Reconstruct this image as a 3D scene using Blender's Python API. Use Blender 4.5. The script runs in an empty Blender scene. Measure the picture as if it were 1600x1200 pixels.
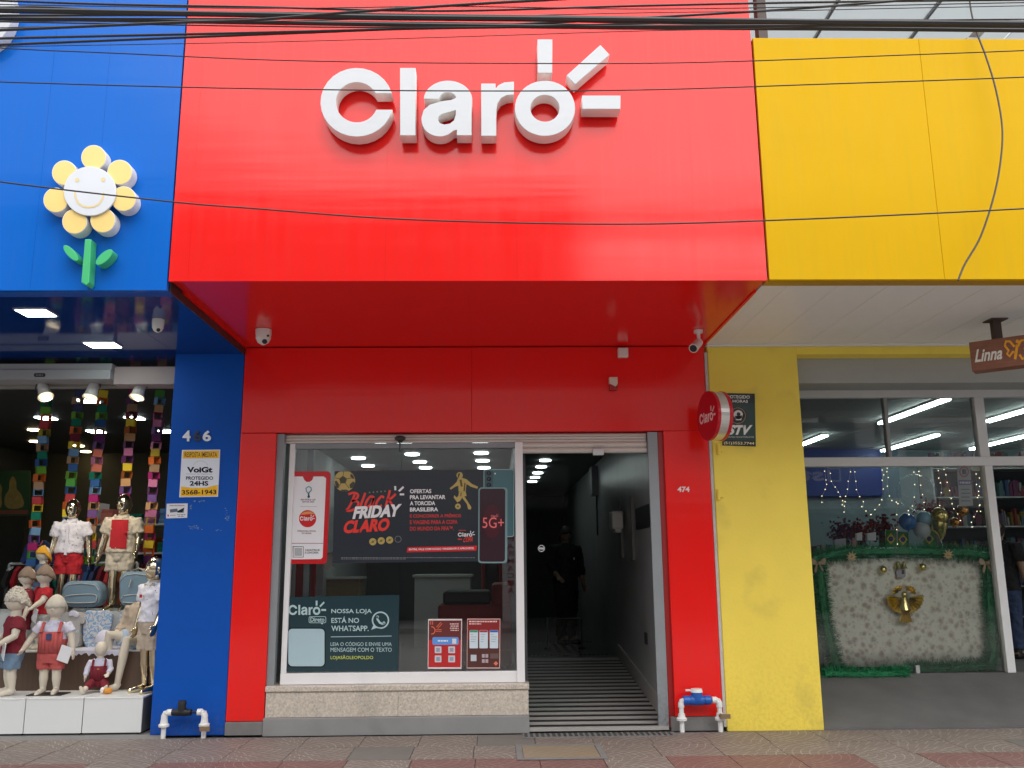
import bpy, math, random
from mathutils import Vector, Matrix
random.seed(7)
rad = math.radians
C = bpy.context.scene.collection
scene = bpy.context.scene

# ---------------------------------------------------------------- camera, sky, sun, exposure
FPX, YAW, PITCH, ROLL = 1389.17, .0217, .1997, -.0083
CAM = Vector((0, -8.573, 1.5))
cy, sy, cp, sp = math.cos(YAW), math.sin(YAW), math.cos(PITCH), math.sin(PITCH)
F_ = Vector((sy*cp, cy*cp, sp)); R0 = Vector((cy, -sy, 0)); U0 = R0.cross(F_)
R_ = R0*math.cos(ROLL) + U0*math.sin(ROLL); U_ = U0*math.cos(ROLL) - R0*math.sin(ROLL)
cam = bpy.data.objects.new('camera', bpy.data.cameras.new('camera')); C.objects.link(cam)
cam.matrix_world = Matrix(((R_.x, U_.x, -F_.x, CAM.x), (R_.y, U_.y, -F_.y, CAM.y), (R_.z, U_.z, -F_.z, CAM.z), (0, 0, 0, 1)))
cam.data.sensor_width = 36; cam.data.lens = FPX/1600*36; cam.data.clip_end = 600; cam.data.clip_start = .05
scene.camera = cam
SUN_EL, SUN_AZ = 58, 165            # light comes from high up behind the camera
w = bpy.data.worlds.new('World'); scene.world = w; w.use_nodes = True
nt = w.node_tree; nt.nodes.clear()
sky = nt.nodes.new('ShaderNodeTexSky'); sky.sky_type = 'NISHITA'; sky.sun_disc = False
sky.sun_elevation = rad(SUN_EL); sky.sun_rotation = rad(SUN_AZ); sky.dust_density = 1; sky.air_density = 1.2
hsv = nt.nodes.new('ShaderNodeHueSaturation'); hsv.inputs['Saturation'].default_value = .12
bg = nt.nodes.new('ShaderNodeBackground'); bg.inputs[1].default_value = .15
wo = nt.nodes.new('ShaderNodeOutputWorld')
nt.links.new(sky.outputs[0], hsv.inputs['Color']); nt.links.new(hsv.outputs[0], bg.inputs[0]); nt.links.new(bg.outputs[0], wo.inputs[0])
sl = bpy.data.lights.new('sun', 'SUN'); sl.energy = 1.5; sl.angle = rad(80); sl.color = (1, .96, .9)
so = bpy.data.objects.new('sun', sl); C.objects.link(so)
az = rad(SUN_AZ); el = rad(SUN_EL)
sdir = Vector((math.sin(az)*math.cos(el), math.cos(az)*math.cos(el), math.sin(el)))
so.rotation_euler = sdir.to_track_quat('Z', 'Y').to_euler(); so.location = (0, -20, 20)
vs = scene.view_settings; vs.view_transform = 'Standard'; vs.look = 'None'; vs.gamma = 1; vs.use_curve_mapping = False
vs.exposure = 1.0

# ---------------------------------------------------------------- helpers
def P(px, py, Y):                      # the point of the plane y = Y seen at a photo pixel
    d = F_*FPX + R_*(px-800) + U_*(600-py)
    return CAM + d*((Y-CAM.y)/d.y)
def G(px, py, z=0.0):                  # the point of the level z seen at a photo pixel
    d = F_*FPX + R_*(px-800) + U_*(600-py)
    return CAM + d*((z-CAM.z)/d.z)

MATS = {}
def pm(name, col, rough=.5, metal=0, var=.06, scale=5, bump=0, bscale=60, spec=.5, coat=0, emit=0, stretch=(1, 1, 1), dirt=0):
    if name in MATS: return MATS[name]
    m = bpy.data.materials.new(name); m.use_nodes = True; n = m.node_tree.nodes; l = m.node_tree.links
    b = n['Principled BSDF']; b.inputs['Roughness'].default_value = rough; b.inputs['Metallic'].default_value = metal
    b.inputs['Specular IOR Level'].default_value = spec; b.inputs['Coat Weight'].default_value = coat
    tc = n.new('ShaderNodeTexCoord'); mp = n.new('ShaderNodeMapping'); mp.inputs['Scale'].default_value = stretch
    l.new(tc.outputs['Object'], mp.inputs[0])
    nz = n.new('ShaderNodeTexNoise'); nz.inputs['Scale'].default_value = scale; nz.inputs['Detail'].default_value = 6
    l.new(mp.outputs[0], nz.inputs['Vector'])
    mx = n.new('ShaderNodeMix'); mx.data_type = 'RGBA'
    mx.inputs[6].default_value = (*[max(0, c*(1-var)) for c in col], 1); mx.inputs[7].default_value = (*[min(1, c*(1+var)) for c in col], 1)
    l.new(nz.outputs['Fac'], mx.inputs[0]); out = mx.outputs[2]
    if dirt:
        n2 = n.new('ShaderNodeTexNoise'); n2.inputs['Scale'].default_value = 2.3; n2.inputs['Detail'].default_value = 9
        l.new(tc.outputs['Object'], n2.inputs['Vector'])
        cr = n.new('ShaderNodeValToRGB'); cr.color_ramp.elements[0].position = .56; cr.color_ramp.elements[1].position = .75
        l.new(n2.outputs['Fac'], cr.inputs[0])
        ma = n.new('ShaderNodeMath'); ma.operation = 'MULTIPLY'; ma.inputs[1].default_value = dirt; l.new(cr.outputs[0], ma.inputs[0])
        m2 = n.new('ShaderNodeMix'); m2.data_type = 'RGBA'; m2.inputs[7].default_value = (.1, .09, .07, 1)
        l.new(ma.outputs[0], m2.inputs[0]); l.new(out, m2.inputs[6]); out = m2.outputs[2]
    l.new(out, b.inputs['Base Color'])
    if bump:
        nb = n.new('ShaderNodeTexNoise'); nb.inputs['Scale'].default_value = bscale; nb.inputs['Detail'].default_value = 4
        l.new(mp.outputs[0], nb.inputs['Vector'])
        bp = n.new('ShaderNodeBump'); bp.inputs['Strength'].default_value = bump; bp.inputs['Distance'].default_value = .01
        l.new(nb.outputs['Fac'], bp.inputs['Height']); l.new(bp.outputs[0], b.inputs['Normal'])
    if emit:
        b.inputs['Emission Color'].default_value = (*col, 1); b.inputs['Emission Strength'].default_value = emit
    MATS[name] = m; return m
def nodes_of(m): return m.node_tree.nodes, m.node_tree.links, m.node_tree.nodes['Principled BSDF']

def glass_mat(name, ior=1.68, tint=(.93, .96, .95)):
    m = bpy.data.materials.new(name); m.use_nodes = True; n = m.node_tree.nodes; l = m.node_tree.links; n.clear()
    o = n.new('ShaderNodeOutputMaterial'); mx = n.new('ShaderNodeMixShader'); t = n.new('ShaderNodeBsdfTransparent'); g = n.new('ShaderNodeBsdfGlossy')
    t.inputs[0].default_value = (*tint, 1); g.inputs['Roughness'].default_value = .005
    f = n.new('ShaderNodeFresnel'); f.inputs[0].default_value = ior
    l.new(f.outputs[0], mx.inputs[0]); l.new(t.outputs[0], mx.inputs[1]); l.new(g.outputs[0], mx.inputs[2]); l.new(mx.outputs[0], o.inputs[0])
    MATS[name] = m; return m

def bubble_mat():                       # a thin clear skin: brighter only towards its rim
    m = bpy.data.materials.new('bubble_film'); m.use_nodes = True; n = m.node_tree.nodes; l = m.node_tree.links; n.clear()
    o = n.new('ShaderNodeOutputMaterial'); mx = n.new('ShaderNodeMixShader'); t = n.new('ShaderNodeBsdfTransparent'); g = n.new('ShaderNodeBsdfGlossy'); g.inputs['Roughness'].default_value = .08
    f = n.new('ShaderNodeLayerWeight'); f.inputs[0].default_value = .12; p = n.new('ShaderNodeMath'); p.operation = 'MULTIPLY'; p.inputs[1].default_value = .5
    l.new(f.outputs['Facing'], p.inputs[0]); l.new(p.outputs[0], mx.inputs[0]); l.new(t.outputs[0], mx.inputs[1]); l.new(g.outputs[0], mx.inputs[2]); l.new(mx.outputs[0], o.inputs[0]); return m

class MB:                              # collects simple solids into one mesh
    def __init__(s): s.v = []; s.f = []; s.sm = []
    def add(s, vs, fs, smooth=False):
        o = len(s.v); s.v += [tuple(v) for v in vs]; s.f += [tuple(i+o for i in f) for f in fs]; s.sm += [smooth]*len(fs); return s
    def box(s, x0, x1, y0, y1, z0, z1):
        x0, x1 = sorted((x0, x1)); y0, y1 = sorted((y0, y1)); z0, z1 = sorted((z0, z1))
        return s.add([(x0,y0,z0),(x1,y0,z0),(x1,y1,z0),(x0,y1,z0),(x0,y0,z1),(x1,y0,z1),(x1,y1,z1),(x0,y1,z1)],
                     [(0,3,2,1),(4,5,6,7),(0,1,5,4),(1,2,6,5),(2,3,7,6),(3,0,4,7)])
    def obox(s, c, ax, ay, az):        # oriented box: centre and three half axes
        c, ax, ay, az = map(Vector, (c, ax, ay, az))
        vs = [c+ax*i+ay*j+az*k for k in (-1, 1) for i, j in ((-1,-1),(1,-1),(1,1),(-1,1))]
        return s.add(vs, [(0,3,2,1),(4,5,6,7),(0,1,5,4),(1,2,6,5),(2,3,7,6),(3,0,4,7)])
    def tube(s, pts, r, seg=8, caps=True, ref=(1, 0, 0)):
        pts = [Vector(p) for p in pts]; n = len(pts)
        if not isinstance(r, (list, tuple)): r = [r]*n
        vs = []; ref = Vector(ref)
        for i, p in enumerate(pts):
            t = (pts[min(i+1, n-1)]-pts[max(i-1, 0)]).normalized()
            q = ref if abs(t.dot(ref)) < .9 else (Vector((0, 1, 0)) if abs(t.y) < .9 else Vector((0, 0, 1)))
            a = (q-t*q.dot(t)).normalized(); b = t.cross(a)
            rr = r[i] if isinstance(r[i], (list, tuple)) else (r[i], r[i])
            vs += [p+a*rr[0]*math.cos(2*math.pi*k/seg)+b*rr[1]*math.sin(2*math.pi*k/seg) for k in range(seg)]
        fs = [(i*seg+k, i*seg+(k+1) % seg, (i+1)*seg+(k+1) % seg, (i+1)*seg+k) for i in range(n-1) for k in range(seg)]
        if caps: fs += [tuple(reversed(range(seg))), tuple((n-1)*seg+k for k in range(seg))]
        return s.add(vs, fs, True)
    def ball(s, c, r, seg=12, rings=8):
        c = Vector(c); r = r if isinstance(r, (list, tuple)) else (r, r, r)
        vs = [c+Vector((0, 0, -r[2]))]
        for i in range(1, rings):
            a = -math.pi/2+math.pi*i/rings
            vs += [c+Vector((r[0]*math.cos(a)*math.cos(2*math.pi*k/seg), r[1]*math.cos(a)*math.sin(2*math.pi*k/seg), r[2]*math.sin(a))) for k in range(seg)]
        vs.append(c+Vector((0, 0, r[2]))); L = len(vs)-1
        fs = [(0, 1+(k+1) % seg, 1+k) for k in range(seg)]
        for i in range(rings-2):
            for k in range(seg):
                a, b = 1+i*seg+k, 1+i*seg+(k+1) % seg; fs.append((a, b, b+seg, a+seg))
        fs += [(L, 1+(rings-2)*seg+k, 1+(rings-2)*seg+(k+1) % seg) for k in range(seg)]
        return s.add(vs, fs, True)
    def prism(s, poly, y0, y1):        # outline in (x, z), extruded along y (y0 is the front)
        n = len(poly); A = sum(poly[i][0]*poly[(i+1) % n][1]-poly[(i+1) % n][0]*poly[i][1] for i in range(n))
        if A < 0: poly = poly[::-1]
        vs = [(x, y0, z) for x, z in poly]+[(x, y1, z) for x, z in poly]
        return s.add(vs, [tuple(range(n)), tuple(reversed(range(n, 2*n)))]+[(i, i+n, (i+1) % n+n, (i+1) % n) for i in range(n)])
    def ring(s, outer, inner, y0, y1): # two outlines with the same number of points
        n = len(outer)
        vs = [(x, y0, z) for x, z in outer]+[(x, y0, z) for x, z in inner]+[(x, y1, z) for x, z in outer]+[(x, y1, z) for x, z in inner]
        fs = []
        for i in range(n):
            j = (i+1) % n
            fs += [(i, i+n, j+n, j), (i+2*n, j+2*n, j+3*n, i+3*n), (i, j, j+2*n, i+2*n), (i+n, i+3*n, j+3*n, j+n)]
        return s.add(vs, fs)

ORG = {}
def mesh(name, mb, mat, org=(0, 0, 0), sharp=40):
    o = Vector(org); me = bpy.data.meshes.new(name)
    me.from_pydata([tuple(Vector(v)-o) for v in mb.v], [], mb.f)
    me.polygons.foreach_set('use_smooth', mb.sm); me.update()
    if any(mb.sm): me.set_sharp_from_angle(angle=rad(sharp))
    if mat: me.materials.append(mat)
    return me
def link(name, me, parent=None, loc=None, bevel=0):
    o = bpy.data.objects.new(name, me); C.objects.link(o)
    if parent: o.parent = parent; ORG[o] = ORG.get(parent, Vector())
    if loc is not None: o.location = Vector(loc)-(ORG.get(parent, Vector()) if parent else Vector())
    if bevel:
        b = o.modifiers.new('bevel', 'BEVEL'); b.width = bevel; b.segments = 2; b.limit_method = 'ANGLE'
    return o
def obj(name, mb, mat, parent=None, bevel=0, sharp=40):
    org = ORG.get(parent, Vector()) if parent else Vector()
    return link(name, mesh(name, mb, mat, org, sharp), parent, None, bevel)
def tag(o, label, cat, group=None):
    o['label'] = label; o['category'] = cat
    if group: o['group'] = group
    return o
def thing(name, label, cat, loc=(0, 0, 0), rz=0, group=None):
    o = bpy.data.objects.new(name, None); C.objects.link(o); o.location = loc; o.rotation_euler.z = rz; o.empty_display_size = .1
    ORG[o] = Vector(loc) if rz == 0 else Vector()
    return tag(o, label, cat, group)
def struct(name, mb, mat, kind='structure'):
    o = obj(name, mb, mat); o['kind'] = kind; return o

def X(poly, Y): return [(p.x, p.z) for p in (P(x, y, Y) for x, y in poly)]
def circ(cx, cy_, r, n=24, ry=None): return [(cx+r*math.cos(2*math.pi*i/n), cy_+(ry or r)*math.sin(2*math.pi*i/n)) for i in range(n)]
def rrect(x0, y0, x1, y1, r, n=4):
    o = []
    for cx, cz, a0 in ((x1-r, y0+r, -90), (x1-r, y1-r, 0), (x0+r, y1-r, 90), (x0+r, y0+r, 180)):
        o += [(cx+r*math.cos(rad(a0+90*i/n)), cz+r*math.sin(rad(a0+90*i/n))) for i in range(n+1)]
    return o
def box_px(x0, y0, x1, y1): return [(x0, y0), (x1, y0), (x1, y1), (x0, y1)]
def plate(name, poly, Y, t, mat, parent=None, bevel=0):      # an outline in photo pixels on the plane y = Y, thickness t behind it
    return obj(name, MB().prism(X(poly, Y), Y, Y+t), mat, parent, bevel)
def print_(name, polys, Y, mat, parent):                     # flat print on a sheet
    mb = MB()
    for p in polys:
        q = X(p, Y); n = len(q); A = sum(q[i][0]*q[(i+1) % n][1]-q[(i+1) % n][0]*q[i][1] for i in range(n))
        if A < 0: q = q[::-1]
        mb.add([(x, Y, z) for x, z in q], [tuple(range(n))])
    return obj(name, mb, mat, parent)
def stroke(pts, w):                                          # a line of pixels as an outline of width w
    L, Rr = [], []
    for i, p in enumerate(pts):
        a = pts[max(i-1, 0)]; b = pts[min(i+1, len(pts)-1)]; dx, dy = b[0]-a[0], b[1]-a[1]; d = math.hypot(dx, dy) or 1
        L.append((p[0]-dy/d*w/2, p[1]+dx/d*w/2)); Rr.append((p[0]+dy/d*w/2, p[1]-dx/d*w/2))
    return L+Rr[::-1]
def text_mesh(s, extrude=0, bold=0, res=3):
    cu = bpy.data.curves.new('t', 'FONT'); cu.body = s; cu.extrude = extrude; cu.offset = bold; cu.resolution_u = res
    o = bpy.data.objects.new('t', cu); C.objects.link(o)
    me = bpy.data.meshes.new_from_object(o, depsgraph=bpy.context.evaluated_depsgraph_get()); bpy.data.objects.remove(o); return me
def text(s, x0, y0, x1, y1, Y, mat, parent, shear=0, bold=.02, tilt=0, depth=0, mirror=False, name='lettering', world=None):
    me = text_mesh(s, .5 if depth else 0, bold)
    vs = [v.co.copy() for v in me.vertices]
    if not vs: return
    ax, bx = min(v.x for v in vs), max(v.x for v in vs); az_, bz = min(v.y for v in vs), max(v.y for v in vs)
    org = ORG.get(parent, Vector()) if parent else Vector()
    for v in me.vertices:
        u = (v.co.x-ax)/(bx-ax); k = (v.co.y-az_)/max(bz-az_, 1e-6)
        if mirror: u = 1-u
        if world:
            wx0, wx1, wz0, wz1 = world; q = Vector((wx0+(wx1-wx0)*u, Y, wz0+(wz1-wz0)*k))
        else:
            x = x0+(x1-x0)*((u*(1-shear)+k*shear) if shear >= 0 else u); y = y1+(y0-y1)*k-tilt*u
            q = P(x, y, Y)
        if depth: q.y = Y+(0 if v.co.z > 0 else depth)
        v.co = q-org
    if mirror: me.flip_normals()
    me.materials.clear(); me.materials.append(mat)
    return link(name, me, parent)

def fine_print(x0, y0, x1, y1, Y, mat, parent, seed=1):          # writing too small to read in the photograph: word-long strokes
    rc = random.Random(seed*7+int(x0)); x = x0; q = []
    while x < x1-1:
        w_ = min(rc.uniform(1.6, 5), x1-x); q.append(box_px(x, y0+rc.uniform(0, .25), x+w_, y1)); x += w_+.8
    print_('fine_print', q, Y, mat, parent)
# ---------------------------------------------------------------- materials
def acm(name, col, rough=.13, spec=.4):          # glossy composite cladding, slightly wavy so that reflections streak
    m = pm(name, col, rough, var=.03, scale=3, coat=.0)
    n, l, b = nodes_of(m); b.inputs['Specular IOR Level'].default_value = spec
    tc = n.new('ShaderNodeTexCoord'); mp = n.new('ShaderNodeMapping'); mp.inputs['Scale'].default_value = (.14, 1, 2.2)
    nb = n.new('ShaderNodeTexNoise'); nb.inputs['Scale'].default_value = 1.7; nb.inputs['Detail'].default_value = 3
    bp = n.new('ShaderNodeBump'); bp.inputs['Strength'].default_value = .25; bp.inputs['Distance'].default_value = .012
    l.new(tc.outputs['Object'], mp.inputs[0]); l.new(mp.outputs[0], nb.inputs['Vector']); l.new(nb.outputs['Fac'], bp.inputs['Height']); l.new(bp.outputs[0], b.inputs['Normal'])
    n2 = n.new('ShaderNodeTexNoise'); n2.inputs['Scale'].default_value = 4; n2.inputs['Detail'].default_value = 8
    mp2 = n.new('ShaderNodeMapping'); mp2.inputs['Scale'].default_value = (3, 3, .4); l.new(tc.outputs['Object'], mp2.inputs[0]); l.new(mp2.outputs[0], n2.inputs['Vector'])
    mr = n.new('ShaderNodeMapRange'); mr.inputs[3].default_value = rough*.6; mr.inputs[4].default_value = rough*1.7
    l.new(n2.outputs['Fac'], mr.inputs[0]); l.new(mr.outputs[0], b.inputs['Roughness'])
    n3 = n.new('ShaderNodeTexNoise'); n3.inputs['Scale'].default_value = 5; n3.inputs['Detail'].default_value = 6
    mp3 = n.new('ShaderNodeMapping'); mp3.inputs['Scale'].default_value = (5, 5, .22); l.new(tc.outputs['Object'], mp3.inputs[0]); l.new(mp3.outputs[0], n3.inputs['Vector'])
    m3 = n.new('ShaderNodeMapRange'); m3.inputs[1].default_value = .5; m3.inputs[2].default_value = .75; m3.inputs[3].default_value = 0; m3.inputs[4].default_value = .16; l.new(n3.outputs['Fac'], m3.inputs[0])
    mx = n.new('ShaderNodeMix'); mx.data_type = 'RGBA'; src = b.inputs['Base Color'].links[0].from_socket; l.new(m3.outputs[0], mx.inputs[0]); l.new(src, mx.inputs[6])
    mx.inputs[7].default_value = (col[0]*.7+.03, col[1]*.8+.03, col[2]*.8+.03, 1); l.new(mx.outputs[2], b.inputs['Base Color'])      # faint rain streaks of dust
    return m
RED = acm('red_cladding', (.82, .013, .011)); BLUE = acm('blue_cladding', (.006, .125, .54), .13, .16); YEL = acm('yellow_cladding', (.64, .375, .002), .34, .08)
PILY = pm('yellow_wall_paint', (.86, .66, .085), .6, var=.07, scale=3, bump=.12, bscale=35, dirt=.22)
PILB = pm('blue_wall_paint', (.002, .078, .42), .5, spec=.2, var=.08, scale=4, bump=.05, bscale=20)
WHITE = pm('white_sign_acrylic', (.52, .54, .57), .25, var=.05, scale=8, stretch=(1, 1, 3))
WRET = pm('white_return_bounce_lit', (.80, .78, .75), .5, var=.06, dirt=.12); WFACE = pm('flower_face_acrylic', (.66, .69, .74), .3, var=.05)  # white of the returns made paler, standing in for bounced ground light
WPL = pm('white_plastic', (.72, .71, .68), .4, var=.04)
ALU = pm('aluminium', (.50, .51, .52), .38, metal=.35, var=.06, stretch=(1, 1, .1))
WALU = pm('white_aluminium', (.78, .78, .79), .35, var=.04, dirt=.08)
GREYM = pm('grey_shutter_steel', (.27, .30, .32), .45, metal=.2, var=.1, dirt=.2)
GREYP = pm('grey_painted_panel', (.36, .37, .37), .5, var=.05, dirt=.1)
BLK = pm('black_rubber', (.012, .012, .013), .55, var=.2)
CABLE = pm('cable_sheath', (.018, .017, .018), .5, var=.3)
DARK = pm('dark_plastic', (.03, .03, .032), .4)
GRAN = pm('beige_granite', (.55, .49, .42), .35, var=.75, scale=60, dirt=.25)
CEM = pm('grey_cement', (.18, .176, .172), .8, var=.25, scale=7, bump=.3, bscale=50, dirt=.25)
CEMD = pm('dark_cement', (.12, .119, .117), .8, var=.3, scale=3, bump=.3, bscale=40)
GLASS = glass_mat('clear_glass')
WOODS = pm('sign_wood', (.23, .085, .045), .45, var=.35, scale=4, stretch=(2, 2, 14))
SHUT = pm('beige_shutter', (.62, .59, .55), .45, metal=.1, var=.06, dirt=.15)
SOFB = pm('pvc_ceiling_board', (.80, .79, .78), .4, var=.04)
IVORY = pm('ivory_cloth', (.70, .64, .54), .85, var=.06, scale=40, bump=.1, bscale=200)
GOLD = pm('gold_chrome', (.68, .58, .40), .14, metal=1, var=.1)
FOIL = pm('gold_foil', (.80, .66, .28), .25, metal=1, var=.12)
LAMP = pm('lamp_panel', (.85, 1, .96), emit=14, var=0)
LAMPW = pm('warm_lamp', (1, .75, .42), emit=7, var=0)
TUBE = pm('tube_lamp', (.82, 1, .98), emit=7, var=0)
def paint(name, col, rough=.5, **k): return pm(name, col, rough, **k)
K_ = {}
def ink(r, g, b, rough=.2):            # printed colours given as sRGB
    key = (r, g, b)
    if key not in K_:
        lin = [((c/255+.055)/1.055)**2.4 if c > 10 else c/255/12.92 for c in key]
        K_[key] = pm('print_%02x%02x%02x' % key, lin, rough, var=.03)
    return K_[key]

def splash(m, h, amount):               # grime kicked up from the pavement, broken up by noise
    n, l, b = nodes_of(m); src = b.inputs['Base Color'].links[0].from_socket
    g = n.new('ShaderNodeNewGeometry'); sx = n.new('ShaderNodeSeparateXYZ'); l.new(g.outputs['Position'], sx.inputs[0])
    mr = n.new('ShaderNodeMapRange'); mr.inputs[1].default_value = h; mr.inputs[2].default_value = 0; mr.inputs[3].default_value = 0; mr.inputs[4].default_value = 1; l.new(sx.outputs[2], mr.inputs[0])
    nz = n.new('ShaderNodeTexNoise'); nz.inputs['Scale'].default_value = 30; nz.inputs['Detail'].default_value = 10; nz.inputs['Roughness'].default_value = .65; l.new(g.outputs['Position'], nz.inputs['Vector'])
    m2 = n.new('ShaderNodeMapRange'); m2.inputs[1].default_value = .45; m2.inputs[2].default_value = .7; m2.inputs[4].default_value = amount; l.new(nz.outputs['Fac'], m2.inputs[0])
    mu = n.new('ShaderNodeMath'); mu.operation = 'MULTIPLY'; l.new(mr.outputs[0], mu.inputs[0]); l.new(m2.outputs[0], mu.inputs[1])
    mx = n.new('ShaderNodeMix'); mx.data_type = 'RGBA'; l.new(mu.outputs[0], mx.inputs[0]); l.new(src, mx.inputs[6]); mx.inputs[7].default_value = (.10, .085, .065, 1); l.new(mx.outputs[2], b.inputs['Base Color'])
splash(PILY, 1.0, .22); splash(PILB, .35, .6); splash(GRAN, .5, .5); splash(GREYM, .6, .6); splash(RED, .4, .35)

# numbers of the place (metres)
XL, XR, XB, XY, DL, DR, S, DZ, YF = -2.441, 2.098, -3.119, 3.029, -2.097, 1.609, 3.608, 2.764, -2.112
FAR = 8.0

# ---------------------------------------------------------------- ground
struct('ground', MB().add([(-150,-150,-.16),(150,-150,-.16),(150,150,-.16),(-150,150,-.16)], [(0,1,2,3)]), CEMD)
ASPH = pm('stone_road', (.36, .345, .33), .8, var=.25, scale=12, bump=.4, bscale=60)
struct('road', MB().box(-60, 60, -13.2, -4.6, -.15, -.12), ASPH)
mb = MB()
for i in range(-10, 11): mb.box(i*4-1, i*4+1, -8.95, -8.85, -.119, -.115)
struct('road_markings', mb, pm('road_paint', (.75, .74, .7), .7))
struct('opposite_pavement', MB().box(-60, 60, -16.4, -13.2, -.15, 0), pm('pale_paving', (.42, .41, .39), .8, var=.15))

def tile_mat(name, col, line):
    m = pm(name, col, .62, var=.16, scale=5, dirt=.2); n, l, b = nodes_of(m)
    src = b.inputs['Base Color'].links[0].from_socket
    tc = n.new('ShaderNodeTexCoord'); mp = n.new('ShaderNodeMapping'); mp.inputs['Location'].default_value = (.27, .27, 0)
    l.new(tc.outputs['Object'], mp.inputs[0]); sx = n.new('ShaderNodeSeparateXYZ'); l.new(mp.outputs[0], sx.inputs[0])
    def M(op, a, b_=None):
        q = n.new('ShaderNodeMath'); q.operation = op
        for i, v in enumerate((a, b_)):
            if v is None: continue
            if isinstance(v, (int, float)): q.inputs[i].default_value = v
            else: l.new(v, q.inputs[i])
        return q.outputs[0]
    r = M('SQRT', M('ADD', M('MULTIPLY', sx.outputs[0], sx.outputs[0]), M('MULTIPLY', sx.outputs[1], sx.outputs[1])))
    a = M('ARCTAN2', sx.outputs[1], sx.outputs[0]); k = M('MULTIPLY', r, 15.0); idx = M('FLOOR', k)
    e1 = M('LESS_THAN', M('FRACT', k), .13)
    cnt = M('ADD', M('FLOOR', M('MULTIPLY', idx, 1.3)), 2.0)
    e2 = M('LESS_THAN', M('FRACT', M('ADD', M('MULTIPLY', M('MULTIPLY', a, .6366), cnt), M('MULTIPLY', idx, .37))), .12)
    nz = n.new('ShaderNodeTexNoise'); nz.inputs['Scale'].default_value = 4; l.new(tc.outputs['Object'], nz.inputs['Vector'])
    mr = n.new('ShaderNodeMapRange'); mr.inputs[1].default_value = .35; mr.inputs[2].default_value = .7; mr.inputs[3].default_value = .3; mr.inputs[4].default_value = .95; l.new(nz.outputs['Fac'], mr.inputs[0])
    ln = M('MULTIPLY', M('MAXIMUM', e1, e2), mr.outputs[0])
    mx = n.new('ShaderNodeMix'); mx.data_type = 'RGBA'; l.new(ln, mx.inputs[0]); l.new(src, mx.inputs[6]); mx.inputs[7].default_value = (*line, 1)
    l.new(mx.outputs[2], b.inputs['Base Color'])
    bp = n.new('ShaderNodeBump'); bp.inputs['Strength'].default_value = .5; bp.inputs['Distance'].default_value = .004; bp.invert = True
    l.new(ln, bp.inputs['Height']); l.new(bp.outputs[0], b.inputs['Normal'])
    return m
TG = tile_mat('grey_stamped_tile', (.178, .144, .124), (.38, .345, .31)); TR = tile_mat('red_stamped_tile', (.168, .084, .074), (.29, .2, .18))
walk = struct('sidewalk', MB().box(-60, 60, -4.6, .4, -.15, -.022), CEM)
def tmesh(name, m, w_=.494, d=.494): return mesh(name, MB().box(-w_/2, w_/2, -d/2, d/2, -.02, 0), m)
tg, tr, tc_ = tmesh('paving_tile', TG), tmesh('paving_tile', TR), tmesh('paving_tile', pm('plain_grey_tile', (.16, .147, .133), .7, var=.15, scale=9, dirt=.2))
kk = 0
for j in range(5):
    for i in range(-11, 12):
        x, y = i*.5+.08+(.0 if j % 2 else .02), -.37-j*.5
        m_ = tg
        if j == 2: m_ = tr if (i+3) % 4 not in (1,) else tg
        if j in (0, 1) and (i*7+j*3) % 11 == 0: m_ = tc_
        o = link('paving_tile', m_, walk, (x, y, -.003*random.random()))
        o.rotation_euler = (random.uniform(-.002, .002), random.uniform(-.002, .002), random.choice((0, 1, 2, 3))*math.pi/2)
# black studs and a lidded frame at the door
t = thing('tactile_plate', 'black studded strip set in the pavement at the foot of the ramp', 'tactile paving', (1.0, -.2, 0))
mb = MB()
for i in range(27):
    for j in range(3):
        mb.tube([(.28+i*.0495, -.255+j*.06, .002), (.28+i*.0495, -.255+j*.06, .009)], [.017, .012], 6)
obj('plate', MB().box(.25, 1.62, -.30, -.10, -.001, .003), CEM, t); s_ = obj('studs', mb, BLK, t); s_['kind'] = 'stuff'
a, b = G(808, 1188), G(937, 1163)
t = thing('inspection_cover', 'beige tiled inspection cover framed in the pavement before the doorway', 'access cover', (a.x, a.y, 0))
obj('frame', MB().ring([(a.x, a.y), (b.x, a.y), (b.x, b.y), (a.x, b.y)], [(a.x+.05, a.y+.05), (b.x-.05, a.y+.05), (b.x-.05, b.y-.05), (a.x+.05, b.y-.05)], 0, .006), CEM, t)
fr = t.children[0]; me = fr.data                              # ring is built in x-z: lay it flat
for v in me.vertices:
    wv = v.co+Vector(ORG[t]); v.co = Vector((wv.x, wv.z, .002+wv.y))-Vector(ORG[t])
me.flip_normals()
obj('lid', MB().box(a.x+.055, b.x-.055, a.y+.055, b.y-.055, -.003, .006), tile_mat('beige_tile', (.24, .185, .125), (.31, .27, .2)), t)

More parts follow.
